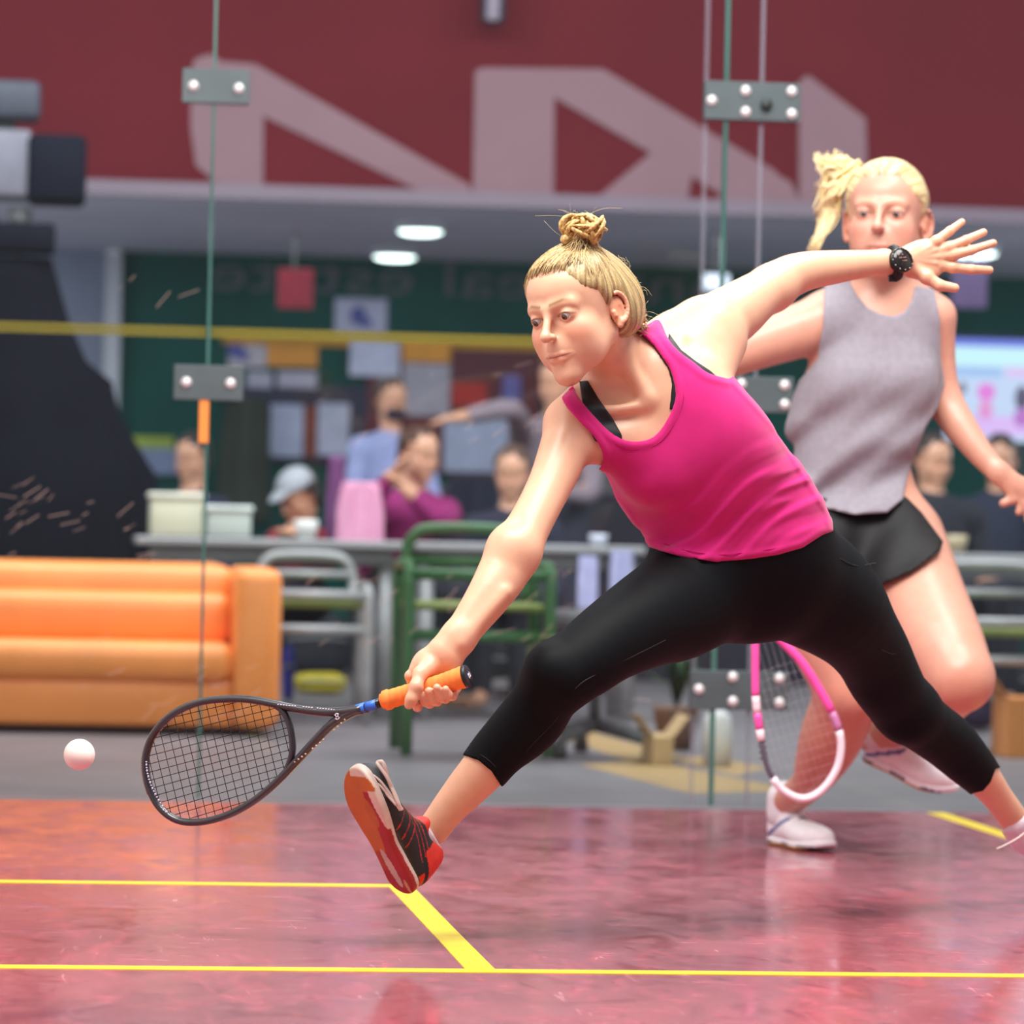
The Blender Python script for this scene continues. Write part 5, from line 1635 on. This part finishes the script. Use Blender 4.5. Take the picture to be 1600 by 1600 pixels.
# tables
def table(px0, px1, Y, dep, z, m, label, legs):
    a, b_ = W(px0, Y), W(px1, Y)
    t = thing('table', ((a+b_)/2, Y+dep/2, 0), label, 'table')
    MB().box(a, b_, Y, Y+dep, z-.035, z, .008).build('tabletop', m, t)
    MB().box(a+.06, b_-.06, Y+.05, Y+.08, z-.10, z-.035).build('apron', plain(srgb(120, 120, 124), .5), t)
    for x in legs:
        lx = W(x, Y+.08)
        MB().tube([(lx, Y+.10, 0), (lx, Y+.10, z-.035)], .032, 12).build('leg', GRY, t, True)
        MB().tube([(lx, Y+dep-.10, 0), (lx, Y+dep-.10, z-.035)], .032, 12).build('leg', GRY, t, True)
    return t
TT = mat('table_laminate', srgb(150, 148, 150), .45, noise=(3, .1))
Yt = 16.1
table(212, 640, Yt, .6, .735, TT, 'grey table with white tubs on it behind the sofa', (250, 604))
table(650, 1010, Yt, .6, .735, TT, 'grey table behind the green chair', (668, 985))
table(1440, 1760, Yt+.1, .6, .735, TT, 'grey table below the bright screen at the right', (1460, 1740))

def on_table(nm, px0, px1, py0, Y, dep, m, label, cat, z0=.735, bev=.015, extra=None):
    a, b_ = W(px0, Y), W(px1, Y)
    t = thing(nm, ((a+b_)/2, Y+dep/2, z0), label, cat)
    zt_ = Z(py0, (px0+px1)/2, Y)
    vs = MB().box(a, b_, Y, Y+dep, z0, zt_, bev, seg=2)
    vs.build('body', m, t, True)
    return t, a, b_, zt_
t, a, b_, z1 = on_table('storage_tub', 234, 317, 772, 16.15, .3, mat('cream_plastic', srgb(206, 204, 180), .5, noise=(5, .12)), 'tall cream plastic tub on the left table', 'tub')
MB().box(a-.01, b_+.01, 16.14, 16.46, z1-.02, z1+.006, .008).build('rim', plain(srgb(222, 220, 204), .5), t)
t, a, b_, z1 = on_table('storage_tub', 322, 392, 792, 16.15, .3, mat('pale_plastic', srgb(188, 196, 190), .5, noise=(5, .12)), 'low pale grey plastic tub right of the cream one', 'tub')
MB().box(a-.01, b_+.01, 16.14, 16.46, z1-.02, z1+.006, .008).build('rim', plain(srgb(210, 216, 212), .5), t)
def cup(px, py0, py1, r, Y, col, label, z0=.735):
    t = thing('cup', (W(px, Y), Y, z0), label, 'cup')
    zt_ = Z(py0, px, Y); R_ = M(r, Y)
    MB().lathe([(R_*.7, z0), (R_*.95, z0+(zt_-z0)*.6), (R_, zt_), (R_*.93, zt_), (R_*.62, z0+.01)], (W(px, Y), Y, 0), 24).build('body', plain(col, .4), t, True)
    MB().lathe([(R_*.90, zt_-.012), (.0001, zt_-.011)], (W(px, Y), Y, 0), 20).build('drink', plain((.05, .03, .02), .2), t, True)
cup(478, 812, 862, 19, 16.25, srgb(226, 226, 222), 'white mug on the left table in front of the red sweater')
cup(1494, 836, 866, 18, 16.35, srgb(190, 172, 140), 'beige cup on the right table')
cup(935, 835, 866, 15, 16.25, srgb(206, 208, 226), 'pale cup on the table behind the green chair')
for (px0, px1, py0, py1, col, lb) in ((905, 935, 868, 950, srgb(188, 186, 224), 'pale lilac towel hanging over the table edge, left one'), (955, 990, 860, 930, srgb(176, 176, 214), 'pale lilac towel hanging over the table edge, right one')):
    Yh = 16.06; a, b_ = W(px0, Yh), W(px1, Yh)
    vs, fs = [], []
    for i in range(9):
        for k in range(13):
            u = k/12; vs.append((a+(b_-a)*u, Yh-.012+.012*math.sin(u*14+i*.3), Z(py0, px0, Yh)+(Z(py1, px0, Yh)-Z(py0, px0, Yh))*i/8))
    for i in range(8):
        for k in range(12): fs.append((i*13+k, (i+1)*13+k, (i+1)*13+k+1, i*13+k+1))
    n_ = len(vs); vs += [(v[0], v[1]+.008, v[2]) for v in vs]; fs += [tuple(n_+i for i in f[::-1]) for f in fs]
    o = mesh_obj('towel', vs, fs, mat('towel_cloth', col, .9, noise=(20, .1))); tag(o, lb, 'towel')

# bags and odds on the hall floor
def bag(px0, px1, py0, py1, Y, col, label, nm='sports_bag', cat='bag', handle=True, dep=.28):
    Y = (CAM_H+.012)*FPX/(py1-838-.022*((px0+px1)/2-650))
    a, b_ = W(px0, Y), W(px1, Y); z1 = Z(py0, px0, Y)
    t = thing(nm, ((a+b_)/2, Y+dep/2, 0), label, cat)
    cx, hx, hz = (a+b_)/2, (b_-a)/2, z1/2
    bm = bmesh.new(); bmesh.ops.create_uvsphere(bm, u_segments=28, v_segments=18, radius=1)
    for v in bm.verts:
        f = lambda c, e: math.copysign(abs(c)**e, c)
        v.co = Vector((cx+hx*f(v.co.x, .55)*(1+.03*math.sin(v.co.z*7)), Y+dep/2+dep/2*f(v.co.y, .6), max(hz+hz*f(v.co.z, .65)*(1+.04*math.sin(v.co.x*5)), -.01)))
    me = bpy.data.meshes.new('body'); bm.to_mesh(me); bm.free()
    me.polygons.foreach_set('use_smooth', [True]*len(me.polygons)); me.materials.append(plain(col, .7))
    o = bpy.data.objects.new('body', me); link(o, t); o.matrix_parent_inverse = wmat(t).inverted()
    MB().tube([(cx-hx*.8, Y-.0, z1*.62), (cx, Y-.006, z1*.66), (cx+hx*.8, Y-.0, z1*.62)], .007, 6).build('zip', plain((.3, .3, .3), .5), t, True)
    if handle: MB().tube(smooth_curve([(cx-hx*.4, Y+dep/2, z1*.92), (cx-hx*.25, Y+dep/2, z1+.05), (cx+hx*.25, Y+dep/2, z1+.05), (cx+hx*.4, Y+dep/2, z1*.92)], 4), .012, 8).build('handle', plain((.03, .03, .03), .6), t, True)
    return t
bag(466, 548, 1052, 1088, 14.75, srgb(206, 186, 30), 'flat bright yellow bag under the grey chair', handle=False, dep=.2)
bag(440, 560, 962, 1060, 15.3, (.012, .012, .02), 'black sports bag behind the yellow bag')
bag(690, 850, 1000, 1085, 14.9, (.010, .008, .010), 'wide black sports bag under the table behind the racket hand')
bag(770, 858, 1062, 1100, 14.2, srgb(140, 128, 128), 'low grey bundle in front of the wide black bag', handle=False)
bag(905, 1000, 1010, 1085, 15.4, (.05, .03, .03), 'dark brown bag under the table behind the raised knee')
bag(1500, 1572, 1060, 1150, 14.9, (.03, .018, .05), 'dark purple bag on the floor right of the bent knee')
bag(1545, 1640, 1040, 1110, 15.6, (.015, .015, .02), 'black bag at the right edge below the table')
bag(590, 640, 1020, 1075, 16.0, (.04, .012, .02), 'dark red bag under the left table')
def floor_ball(px, py, r, Y, col, label):
    o = MB().ell((W(px, Y), Y, M(r, Y)), (M(r, Y),)*3, 24, 14).build('ball', plain(col, .4), None, True); tag(o, label, 'ball')
sb = bag(447, 466, 1010, 1100, 14.6, srgb(60, 54, 160), 'narrow blue bottle bag beside the sofa end', handle=False, dep=.1)
# cardboard box with paper, white canister, plant pot
bY = 14.0
def carton(px0, px1, py0, py1, Y, col, label):
    a, b_ = W(px0, Y), W(px1, Y); z1 = Z(py0, px0, Y)
    t = thing('cardboard_box', ((a+b_)/2, Y+.12, 0), label, 'box')
    MB().box(a, b_, Y, Y+.24, -.012, z1, .004).build('body', mat('cardboard', col, .8, noise=(8, .1)), t)
    for s_ in (-1, 1):
        xm = a if s_ < 0 else b_
        MB().add([(xm, Y, z1), (xm, Y+.24, z1), (xm+s_*.05, Y+.24, z1+.07), (xm+s_*.05, Y, z1+.07), (xm+.004, Y, z1), (xm+.004, Y+.24, z1), (xm+s_*.05+.004, Y+.24, z1+.07), (xm+s_*.05+.004, Y, z1+.07)],
                 [(0, 1, 2, 3), (7, 6, 5, 4), (0, 3, 7, 4), (3, 2, 6, 7)]).build('flap', mat('cardboard_flap', col, .8), t)
    return t
carton(1027, 1060, 1150, 1196, 13.2, srgb(188, 158, 118), 'small open cardboard box on the hall floor')
carton(1580, 1640, 1090, 1150, 14.0, srgb(206, 132, 72), 'orange brown cardboard box at the right edge')
o = thing('canister', (W(1128, 13.2), 13.2, 0), 'white canister with a cap on the hall floor beside the glass door', 'canister')
MB().lathe([(.048, -.012), (.05, .10), (.046, .16), (.02, .185)], (W(1128, 13.2), 13.2, 0), 24).build('body', plain(srgb(214, 212, 212), .5), o, True)
MB().lathe([(.018, .18), (.018, .21)], (W(1128, 13.2), 13.2, 0), 16).build('cap', plain(srgb(180, 180, 190), .4), o, True)
pl = thing('potted_plant', (W(1062, 14.2), 14.2, 0), 'green potted plant behind the glass beside the cardboard box', 'plant')
MB().lathe([(.06, -.012), (.085, .13), (.09, .15), (.08, .15), (.07, .12)], (W(1062, 14.2), 14.2, 0), 24).build('pot', plain(srgb(120, 88, 74), .7), pl, True)
rnd = random.Random(4)
leafm = mat('leaf_green', srgb(62, 104, 48), .5, noise=(10, .3))
for k in range(26):
    a = rnd.uniform(0, 6.28); L = rnd.uniform(.14, .30); sp = rnd.uniform(.02, .13); c0 = np.array([W(1062, 14.2), 14.2, .13])
    tip = c0+np.array([math.cos(a)*sp, math.sin(a)*sp, L]); mid = (c0+tip)/2+np.array([math.cos(a)*-.01, math.sin(a)*-.01, .03]); w = np.array([-math.sin(a), math.cos(a), 0])*.016
    mesh_obj('leaf', [c0, mid-w, tip, mid+w, mid+np.array([0, 0, .006])], [(0, 1, 4), (1, 2, 4), (2, 3, 4), (3, 0, 4), (0, 3, 2, 1)], leafm, pl)
# star-base stool
stl = thing('office_stool', (W(935, 13.7), 13.7, 0), 'grey swivel stool with a star base behind the front knee', 'stool')
sx = W(935, 13.7)
for k in range(5):
    a = k*2*math.pi/5+.35
    MB().tube([(sx, 13.7, .10), (sx+math.cos(a)*.27, 13.7+math.sin(a)*.27, .055)], [.024, .016], 8).build('base_arm', plain(srgb(70, 70, 74), .4), stl, True)
    MB().lathe([(.025, -.011), (.027, .01), (.022, .05)], (sx+math.cos(a)*.27, 13.7+math.sin(a)*.27, 0), 12).build('caster', plain((.02, .02, .02), .4), stl, True)
MB().tube([(sx, 13.7, .08), (sx, 13.7, .42)], .022, 12).build('column', plain(srgb(90, 90, 96), .3, .5), stl, True)
MB().lathe([(.16, .42), (.18, .44), (.18, .49), (.15, .51), (.001, .512)], (sx, 13.7, 0), 32).build('seat', plain(srgb(96, 92, 96), .6), stl, True)

# ---- people in the hall
def hall_person(label, hx, hy, Y, yaw, shirt, hair, trousers=(.02, .02, .03), stand=False, lean=(0, 0), arms=None, skin=srgb(206, 152, 124), cap=None, mask=None, hs=1.0, width=1.0, long_hair=False, pitch=.15):
    H = P(hx, hy, Y)
    fwd = np.array([math.sin(yaw), -math.cos(yaw), 0.0]); lat = np.array([math.cos(yaw), math.sin(yaw), 0.0])     # subject's left when facing the lens
    up = np.array([0, 0, 1.0])
    f2 = fwd*math.cos(pitch)-up*math.sin(pitch); u2 = up*math.cos(pitch)+fwd*math.sin(pitch)
    fr = Frame(H, np.array([lat, f2, u2]), hs)
    b = Body(); cl = Body(); tr = Body()
    add_head(b, fr, ears=True)
    neck = H-up*.17+np.array([lean[0]*.25, lean[1]*.25, 0])
    hip = neck-up*.46+np.array([lean[0], lean[1], 0])
    if not stand: hip[2] = max(hip[2], .46); 
    chest = neck*.62+hip*.38
    b.chain([(fr.w((0, -.03, -.05)), .052), (neck, .056)], k=.03)
    for bb, e in ((b, 0), (cl, .022)):
        bb.chain([(neck-up*.09, .095*width+e), (chest, .118*width+e), (hip+up*.05, .115*width+e), (hip, .125*width+e)], k=.05, n=fwd, s=.72)
        bb.chain([(neck-up*.06, .05+e), (neck-up*.085+lat*.155*width, .055+e)], k=.04)
        bb.chain([(neck-up*.06, .05+e), (neck-up*.085-lat*.155*width, .055+e)], k=.04)
    for i, sg in enumerate((1, -1)):
        sh = neck-up*.09+lat*.17*width*sg
        if arms and arms[i] is not None: el_, hd = np.array(arms[i][0]), np.array(arms[i][1])
        else: el_, hd = sh-up*.26+fwd*.06+lat*.05*sg, sh-up*.28+fwd*.28-lat*.06*sg
        b.chain([(sh, .050), (el_, .040)], k=.03); b.chain([(el_, .040), (hd, .027)], k=.02)
        d = (hd-el_)/np.linalg.norm(hd-el_)
        b.chain([(hd, .030), (hd+d*.07, .032)], k=.02, n=np.cross(d, lat), s=.6)
        q = np.cross(d, up); q = q/(np.linalg.norm(q)+1e-6)
        for j in range(4): b.rc(hd+d*.08+q*(j-1.5)*.018, hd+d*(.15-.008*abs(j-1.5))+q*(j-1.5)*.022-up*.015, .0095, .008, k=.006)
        b.rc(hd+d*.02+q*.03, hd+d*.08+q*.055, .011, .009, k=.01)
        cl.chain([(sh, .062), (el_, .052), (el_*.25+hd*.75, .042)], k=.03)
        hp = hip+lat*.09*sg
        if stand: kn = hp+up*(-hip[2]*.48)+fwd*.02; ft = np.array([kn[0], kn[1], .07])
        else: kn = hp+fwd*.42+up*.02; ft = kn-fwd*.04; ft = np.array([ft[0], ft[1], .07])
        for bb, e in ((b, 0), (tr, .012)):
            bb.chain([(hp, .090+e), (kn, .062+e)], k=.04); bb.chain([(kn, .060+e), (ft, .042+e)], k=.03)
        b.rc(ft-up*.03, ft-up*.035+fwd*.14, .038, .030, k=.03)
        tr_ft = ft
    tr.chain([(hip+up*.02, .125*width), (hip-up*.02, .125*width)], k=.04, n=fwd, s=.8)
    t = thing('person', (hip[0], hip[1], 0), label, 'person')
    sdf_object('body', b, .012, SKIN_M, t, color=skin_color(skin, fr, blush=.3), proj=1)
    sdf_object('shirt', cl, .014, mat('shirt_cloth', shirt, .85, noise=(14, .12), bump=(14, .5, .012)), t, proj=0)
    sdf_object('trousers', tr, .016, plain(trousers, .8), t, proj=0)
    if hair is not None:
        hb = Body()
        hb.el(fr.w((0, -.022, .050)), np.array((.083, .100, .090))*hs, fr.R)
        hb.el(fr.w((0, -.05, -.02)), np.array((.074, .062, .07 if not long_hair else .12))*hs, fr.R, k=.03)
        def post(d, p):
            l = fr.l(p); line = np.where(l[:, 1] > .02, .075-.4*np.clip(np.abs(l[:, 0])-.03, 0, 1), np.where(l[:, 1] > -.01, .03, -.2))
            return smax(d-.004*np.sin(l[:, 0]*120+l[:, 1]*60), (line-l[:, 2]), .01)
        sdf_object('hair', hb, .009, mat('hair_colour', hair, .5, noise=(60, .3), bump=(80, .6, .006)), t, post=post, proj=1)
    if cap is not None:
        hb = Body(); hb.el(fr.w((0, -.012, .060)), np.array((.086, .104, .088))*hs, fr.R)
        hb.chain([(fr.w((0, .075, .070)), .050), (fr.w((0, .135, .052)), .042)], k=.01, n=fr.R[2], s=.14)
        sdf_object('cap', hb, .008, plain(cap, .8), t, post=lambda d, p: smax(d, .055-fr.l(p)[:, 2]*1.0-.0*p[:, 0], .006), proj=1)
    if mask is not None:
        hb = Body(); hb.el(fr.w((0, .060, -.052)), np.array((.056, .058, .044))*hs, fr.R)
        sdf_object('face_mask', hb, .008, plain(mask, .8), t, post=lambda d, p: smax(d, .045-fr.l(p)[:, 1], .006), proj=1)
    return t
Q = lambda px, py, Y: P(px, py, Y)
hall_person('person in a magenta shirt with brown hair leaning on the table', 655, 712, 17.15, .55, srgb(136, 28, 96), srgb(74, 44, 30), arms=((Q(690, 815, 16.95), Q(640, 770, 16.9)), (Q(575, 790, 16.95), Q(612, 745, 16.9))), lean=(-.10, .12), width=1.15)
hall_person('person in a red sweater and pale grey cap at the left table', 466, 778, 17.2, -.9, srgb(142, 24, 48), (.02, .015, .015), cap=srgb(158, 160, 168), arms=((Q(500, 845, 17.0), Q(470, 835, 16.9)), (Q(432, 845, 17.0), Q(446, 838, 16.9))), hs=.95, pitch=.5)
hall_person('person in a navy jersey behind the cream tub', 300, 718, 18.9, -.6, srgb(30, 34, 66), (.02, .015, .012), hs=.95)
hall_person('standing person in a pale blue shirt with a dark face mask', 612, 628, 20.3, .3, srgb(150, 160, 206), srgb(60, 36, 28), stand=True, mask=(.008, .010, .03), trousers=(.02, .02, .05))
hall_person('seated person in a dark jacket with pale collar behind the racket arm', 800, 742, 17.6, -.2, srgb(34, 34, 54), srgb(90, 66, 56), hs=1.0, trousers=(.02, .02, .03))
hall_person('person in a grey sweater pointing with one arm stretched to the left', 868, 600, 18.8, -.5, srgb(134, 118, 128), srgb(60, 44, 40), stand=True, arms=((None) , (Q(800, 640, 18.5), Q(716, 652, 18.4))), trousers=(.03, .03, .05))
hall_person('seated person in black with dark brown hair behind the runner in grey', 1458, 722, 17.5, .3, (.010, .011, .02), srgb(50, 36, 34), long_hair=True, width=1.25)
hall_person('seated person in a dark navy jacket below the bright screen', 1562, 722, 18.5, -.3, (.012, .016, .04), srgb(40, 34, 32), width=1.2)
# collar of the man under the screen, pink jacket over a chair back, hanging coat
def draped(nm, px0, px1, py0, py1, Y, m, label, cat, dep=.10):
    a, b_ = W(px0, Y), W(px1, Y); z0, z1 = Z(py1, px0, Y), Z(py0, px0, Y); cx, hx = (a+b_)/2, (b_-a)/2
    vs, fs = [], []; n_, mm = 40, 14
    for i in range(mm):
        v = i/(mm-1); rr = hx*(.72+.28*min(1, v*2.2)) 
        for k in range(n_):
            t_ = 2*math.pi*k/n_
            vs.append((cx+rr*math.copysign(abs(math.cos(t_))**.7, math.cos(t_))*(1+.03*math.sin(k*1.3+i*.6)), Y+dep*math.sin(t_)*(1+.25*math.sin(k*1.9+i*.2)), z1+(z0-z1)*v+(.02*math.sin(k*1.1) if i else 0)))
    for i in range(mm-1):
        for k in range(n_): fs.append((i*n_+k, (i+1)*n_+k, (i+1)*n_+(k+1) % n_, i*n_+(k+1) % n_))
    fs.append(tuple(range(n_))); fs.append(tuple(range(n_*mm-1, n_*(mm-1)-1, -1)))
    o = mesh_obj(nm, vs, fs, m); tag(o, label, cat); return o
draped('jacket', 524, 600, 752, 870, 16.80, mat('pink_cloth', srgb(222, 152, 184), .85, noise=(6, .12), bump=(10, .5, .012)), 'pale pink jacket hung over a chair back beside the magenta shirt', 'jacket', .06)
draped('jacket', 508, 540, 712, 868, 17.0, mat('violet_cloth', srgb(112, 62, 112), .85, noise=(6, .12)), 'dull violet jacket behind the pale pink one', 'jacket', .05)
draped('coat', 338, 420, 622, 812, 23.42, mat('olive_cloth', srgb(46, 54, 44), .9, noise=(5, .2), bump=(8, .5, .02)), 'dark olive coat hanging left of the white notices', 'coat')
draped('jacket', 860, 960, 716, 800, 23.5, mat('grey_cloth', srgb(112, 106, 108), .9, noise=(5, .2)), 'grey jacket hung behind the waist of the player in pink', 'jacket')
draped('jacket', 690, 790, 742, 868, 21.09, mat('navy_cloth', (.012, .014, .035), .9, noise=(5, .2)), 'dark navy jacket hung right of the magenta shirt', 'jacket')
lt = MB()
# counter and boards against the far wall
def panel(nm, px0, py0, px1, py1, Y, col, label, cat, thick=.03, rough=.6, group=None, parent=None):
    a, b_ = W(px0, Y), W(px1, Y)
    o = MB().box(a, b_, Y-thick, Y, Z(py1, (px0+px1)/2, Y), Z(py0, (px0+px1)/2, Y), .004).build(nm, plain(col, rough), parent)
    if parent is None: tag(o, label, cat, group)
    return o
cY = 21.2
ct = thing('counter', (W(800, cY), cY+.3, 0), 'long dark counter in front of the far green wall', 'counter')
MB().box(W(560, cY), W(1420, cY), cY, cY+.6, -.012, 1.00, .01).build('front', plain(srgb(28, 24, 40), .6), ct)
MB().box(W(555, cY), W(1425, cY), cY-.03, cY+.63, 1.0, 1.04, .01).build('worktop', plain(srgb(70, 62, 76), .5), ct)
bd = panel('display_board', 568, 545, 838, 742, YW-.001, srgb(92, 34, 46), 'wide maroon display board on the green wall', 'board', .04)
panel('display_board', 345, 600, 568, 722, YW-.001, srgb(34, 34, 62), 'dark navy display board left of the maroon one', 'board', .04)
yb = panel('wall_band', 340, 527, 1010, 546, YW-.001, srgb(196, 140, 40), 'narrow ochre band along the green wall above the boards', 'band', .03)
notices = [('poster', 350, 522, 410, 574, srgb(184, 176, 190), 'pale poster with a blue figure left of the orange sign'), ('sign', 411, 524, 490, 573, srgb(224, 150, 60), 'orange sign between pale posters on the left board'),
    ('poster', 515, 466, 597, 522, srgb(184, 184, 214), 'white poster with a blue emblem above the ochre band'), ('notice', 540, 532, 618, 588, srgb(196, 198, 228), 'large blank white notice under the ochre band'),
    ('sign', 622, 527, 698, 566, srgb(222, 150, 52), 'orange sign right of the blank white notice'), ('notice', 624, 568, 698, 650, srgb(166, 160, 176), 'grey notice sheet under the right orange sign'),
    ('notice', 380, 580, 420, 606, srgb(170, 168, 190), 'small pale strip notice, left of two above the long posters'), ('notice', 428, 580, 490, 606, srgb(176, 170, 192), 'small pale strip notice, right of two above the long posters'),
    ('poster', 418, 632, 470, 714, srgb(176, 182, 214), 'tall white poster left of the brown gap'), ('poster', 492, 630, 542, 712, srgb(178, 182, 208), 'tall white poster right of the brown gap'),
    ('panel', 472, 634, 490, 714, srgb(130, 62, 44), 'narrow brown panel between the tall white posters'), ('notice', 690, 655, 790, 738, srgb(176, 182, 212), 'wide pale blue board below the red sign'),
    ('sign', 700, 598, 756, 636, srgb(178, 44, 40), 'small red sign on the maroon board'), ('notice', 780, 586, 808, 630, srgb(104, 100, 170), 'small violet notice on the maroon board'),
    ('sign', 838, 548, 880, 596, srgb(196, 134, 54), 'ochre sign beside the face of the player in pink')]
blues = {0: (368, 548), 2: (560, 496)}
for i, (nm, a, b_, c_, d_, col, lb) in enumerate(notices):
    o = panel(nm, a, b_, c_, d_, YW-(.043 if (i not in (0, 1, 2, 14)) else .001), col, lb, nm, .012)
    if i in blues:
        q = P(*blues[i], YW-.016); r = .05
        m_ = MB(); m_.ell((q[0], q[1], q[2]+.01), (.05, .006, .06), 14, 8); m_.ell((q[0]+.05, q[1], q[2]-.03), (.035, .006, .03), 12, 8)
        m_.build('emblem', plain(srgb(84, 88, 160), .6), o, True)
rs = panel('hanging_sign', 425, 420, 480, 482, 21.5, srgb(150, 36, 56), 'red hanging sign near the ceiling at the left', 'sign')
MB().tube([(W(450, 21.5), 21.49, Z(420, 450, 21.5)), (W(450, 21.5), 21.49, CEIL)], .006, 6).build('cord', plain((.2, .2, .2)), rs)
ps = panel('projection_screen', 1478, 404, 1532, 482, 21.0, srgb(126, 104, 150), 'dull lilac hanging panel below the spread hand', 'screen')
MB().tube([(W(1505, 21.0), 20.99, Z(404, 1505, 21.0)), (W(1505, 21.0), 20.99, CEIL)], .008, 6).build('hanger', plain((.3, .3, .3)), ps)
lb_ = thing('light_box', (W(1110, 20.6), 20.6, Z(440, 1110, 20.6)), 'small bright white sign glowing near the glass door joint', 'sign')
MB().box(W(1090, 20.6), W(1132, 20.6), 20.6, 20.66, Z(454, 1110, 20.6), Z(427, 1110, 20.6), .005).build('housing', plain(srgb(120, 160, 160)), lb_)
MB().box(W(1092, 20.6), W(1130, 20.6), 20.592, 20.6, Z(452, 1110, 20.6), Z(429, 1110, 20.6)).build('lit_face', mat('lit_sign', (.8, .85, 1), .4, emit=((.78, .82, 1.0), 1.6)), lb_)
MB().tube([(W(1110, 20.6), 20.63, Z(427, 1110, 20.6)), (W(1110, 20.6), 20.63, CEIL)], .01, 6).build('hanger', plain((.3, .3, .3)), lb_)
MB().box(W(196, YW), W(268, YW), YW-.02, YW, Z(705, 230, YW), Z(682, 230, YW)).build('tmp', plain(srgb(150, 168, 60)), None)
o = sc.objects['tmp']; o.name = 'banner'; tag(o, 'small lime green banner low on the green wall at the left', 'banner')
panel('paper_sheet', 204, 700, 285, 742, YW-.03, srgb(116, 128, 160), 'pale blue grey sheet left of the navy jersey', 'sheet', .02)
# screen
vY = 19.3
tv = thing('television', (W(1590, vY), vY, 0), 'large bright screen with pale blue and magenta picture at the right', 'television')
MB().box(W(1466, vY), W(1730, vY), vY, vY+.06, Z(696, 1550, vY), Z(522, 1550, vY), .01).build('bezel', plain((.012, .012, .03), .3), tv)
def scr(a, b_, c_, d_, col, st, k, nm='screen'):
    MB().box(W(a, vY), W(c_, vY), vY-.004-.002*k, vY+.001, Z(d_, 1550, vY), Z(b_, 1550, vY)).build(nm, mat('screen_light', (.02, .02, .02), .4, emit=(col, st)), tv)
scr(1472, 530, 1724, 690, (.62, .72, 1.0), 1.0, 0)
scr(1472, 530, 1724, 542, (.16, .22, .85), 1.0, 1, 'screen_band')
scr(1476, 544, 1724, 572, (.62, .92, 1.0), 1.05, 1, 'screen_band')
scr(1480, 574, 1560, 590, (.40, .58, .95), 1.0, 2, 'screen_text')
scr(1566, 572, 1680, 590, (.78, .60, .98), 1.0, 2, 'screen_text')
scr(1500, 650, 1724, 680, (.80, .52, 1.0), 1.0, 1, 'screen_band')
for (cx, cy, rx, ry, col) in ((1541, 612, 15, 14, (.95, .25, .85)), (1540, 640, 12, 16, (.95, .35, .80)), (1597, 622, 12, 20, (.10, .08, .16)), (1504, 606, 7, 10, (.25, .22, .35)), (1597, 652, 14, 16, (.6, .2, .7))):
    q = P(cx, cy, vY-.008)
    MB().ell(tuple(q), (M(rx, vY), .003, M(ry, vY)), 20, 10).build('screen_figure', mat('screen_light', (.02, .02, .02), .4, emit=(col, .9)), tv, True)
MB().tube([(W(1590, vY), vY+.03, 0), (W(1590, vY), vY+.03, Z(690, 1550, vY))], .03, 12).build('stand', plain((.03, .03, .03)), tv)
MB().box(W(1540, vY), W(1640, vY), vY-.2, vY+.25, -.012, .03, .01).build('stand_base', plain((.03, .03, .03)), tv)
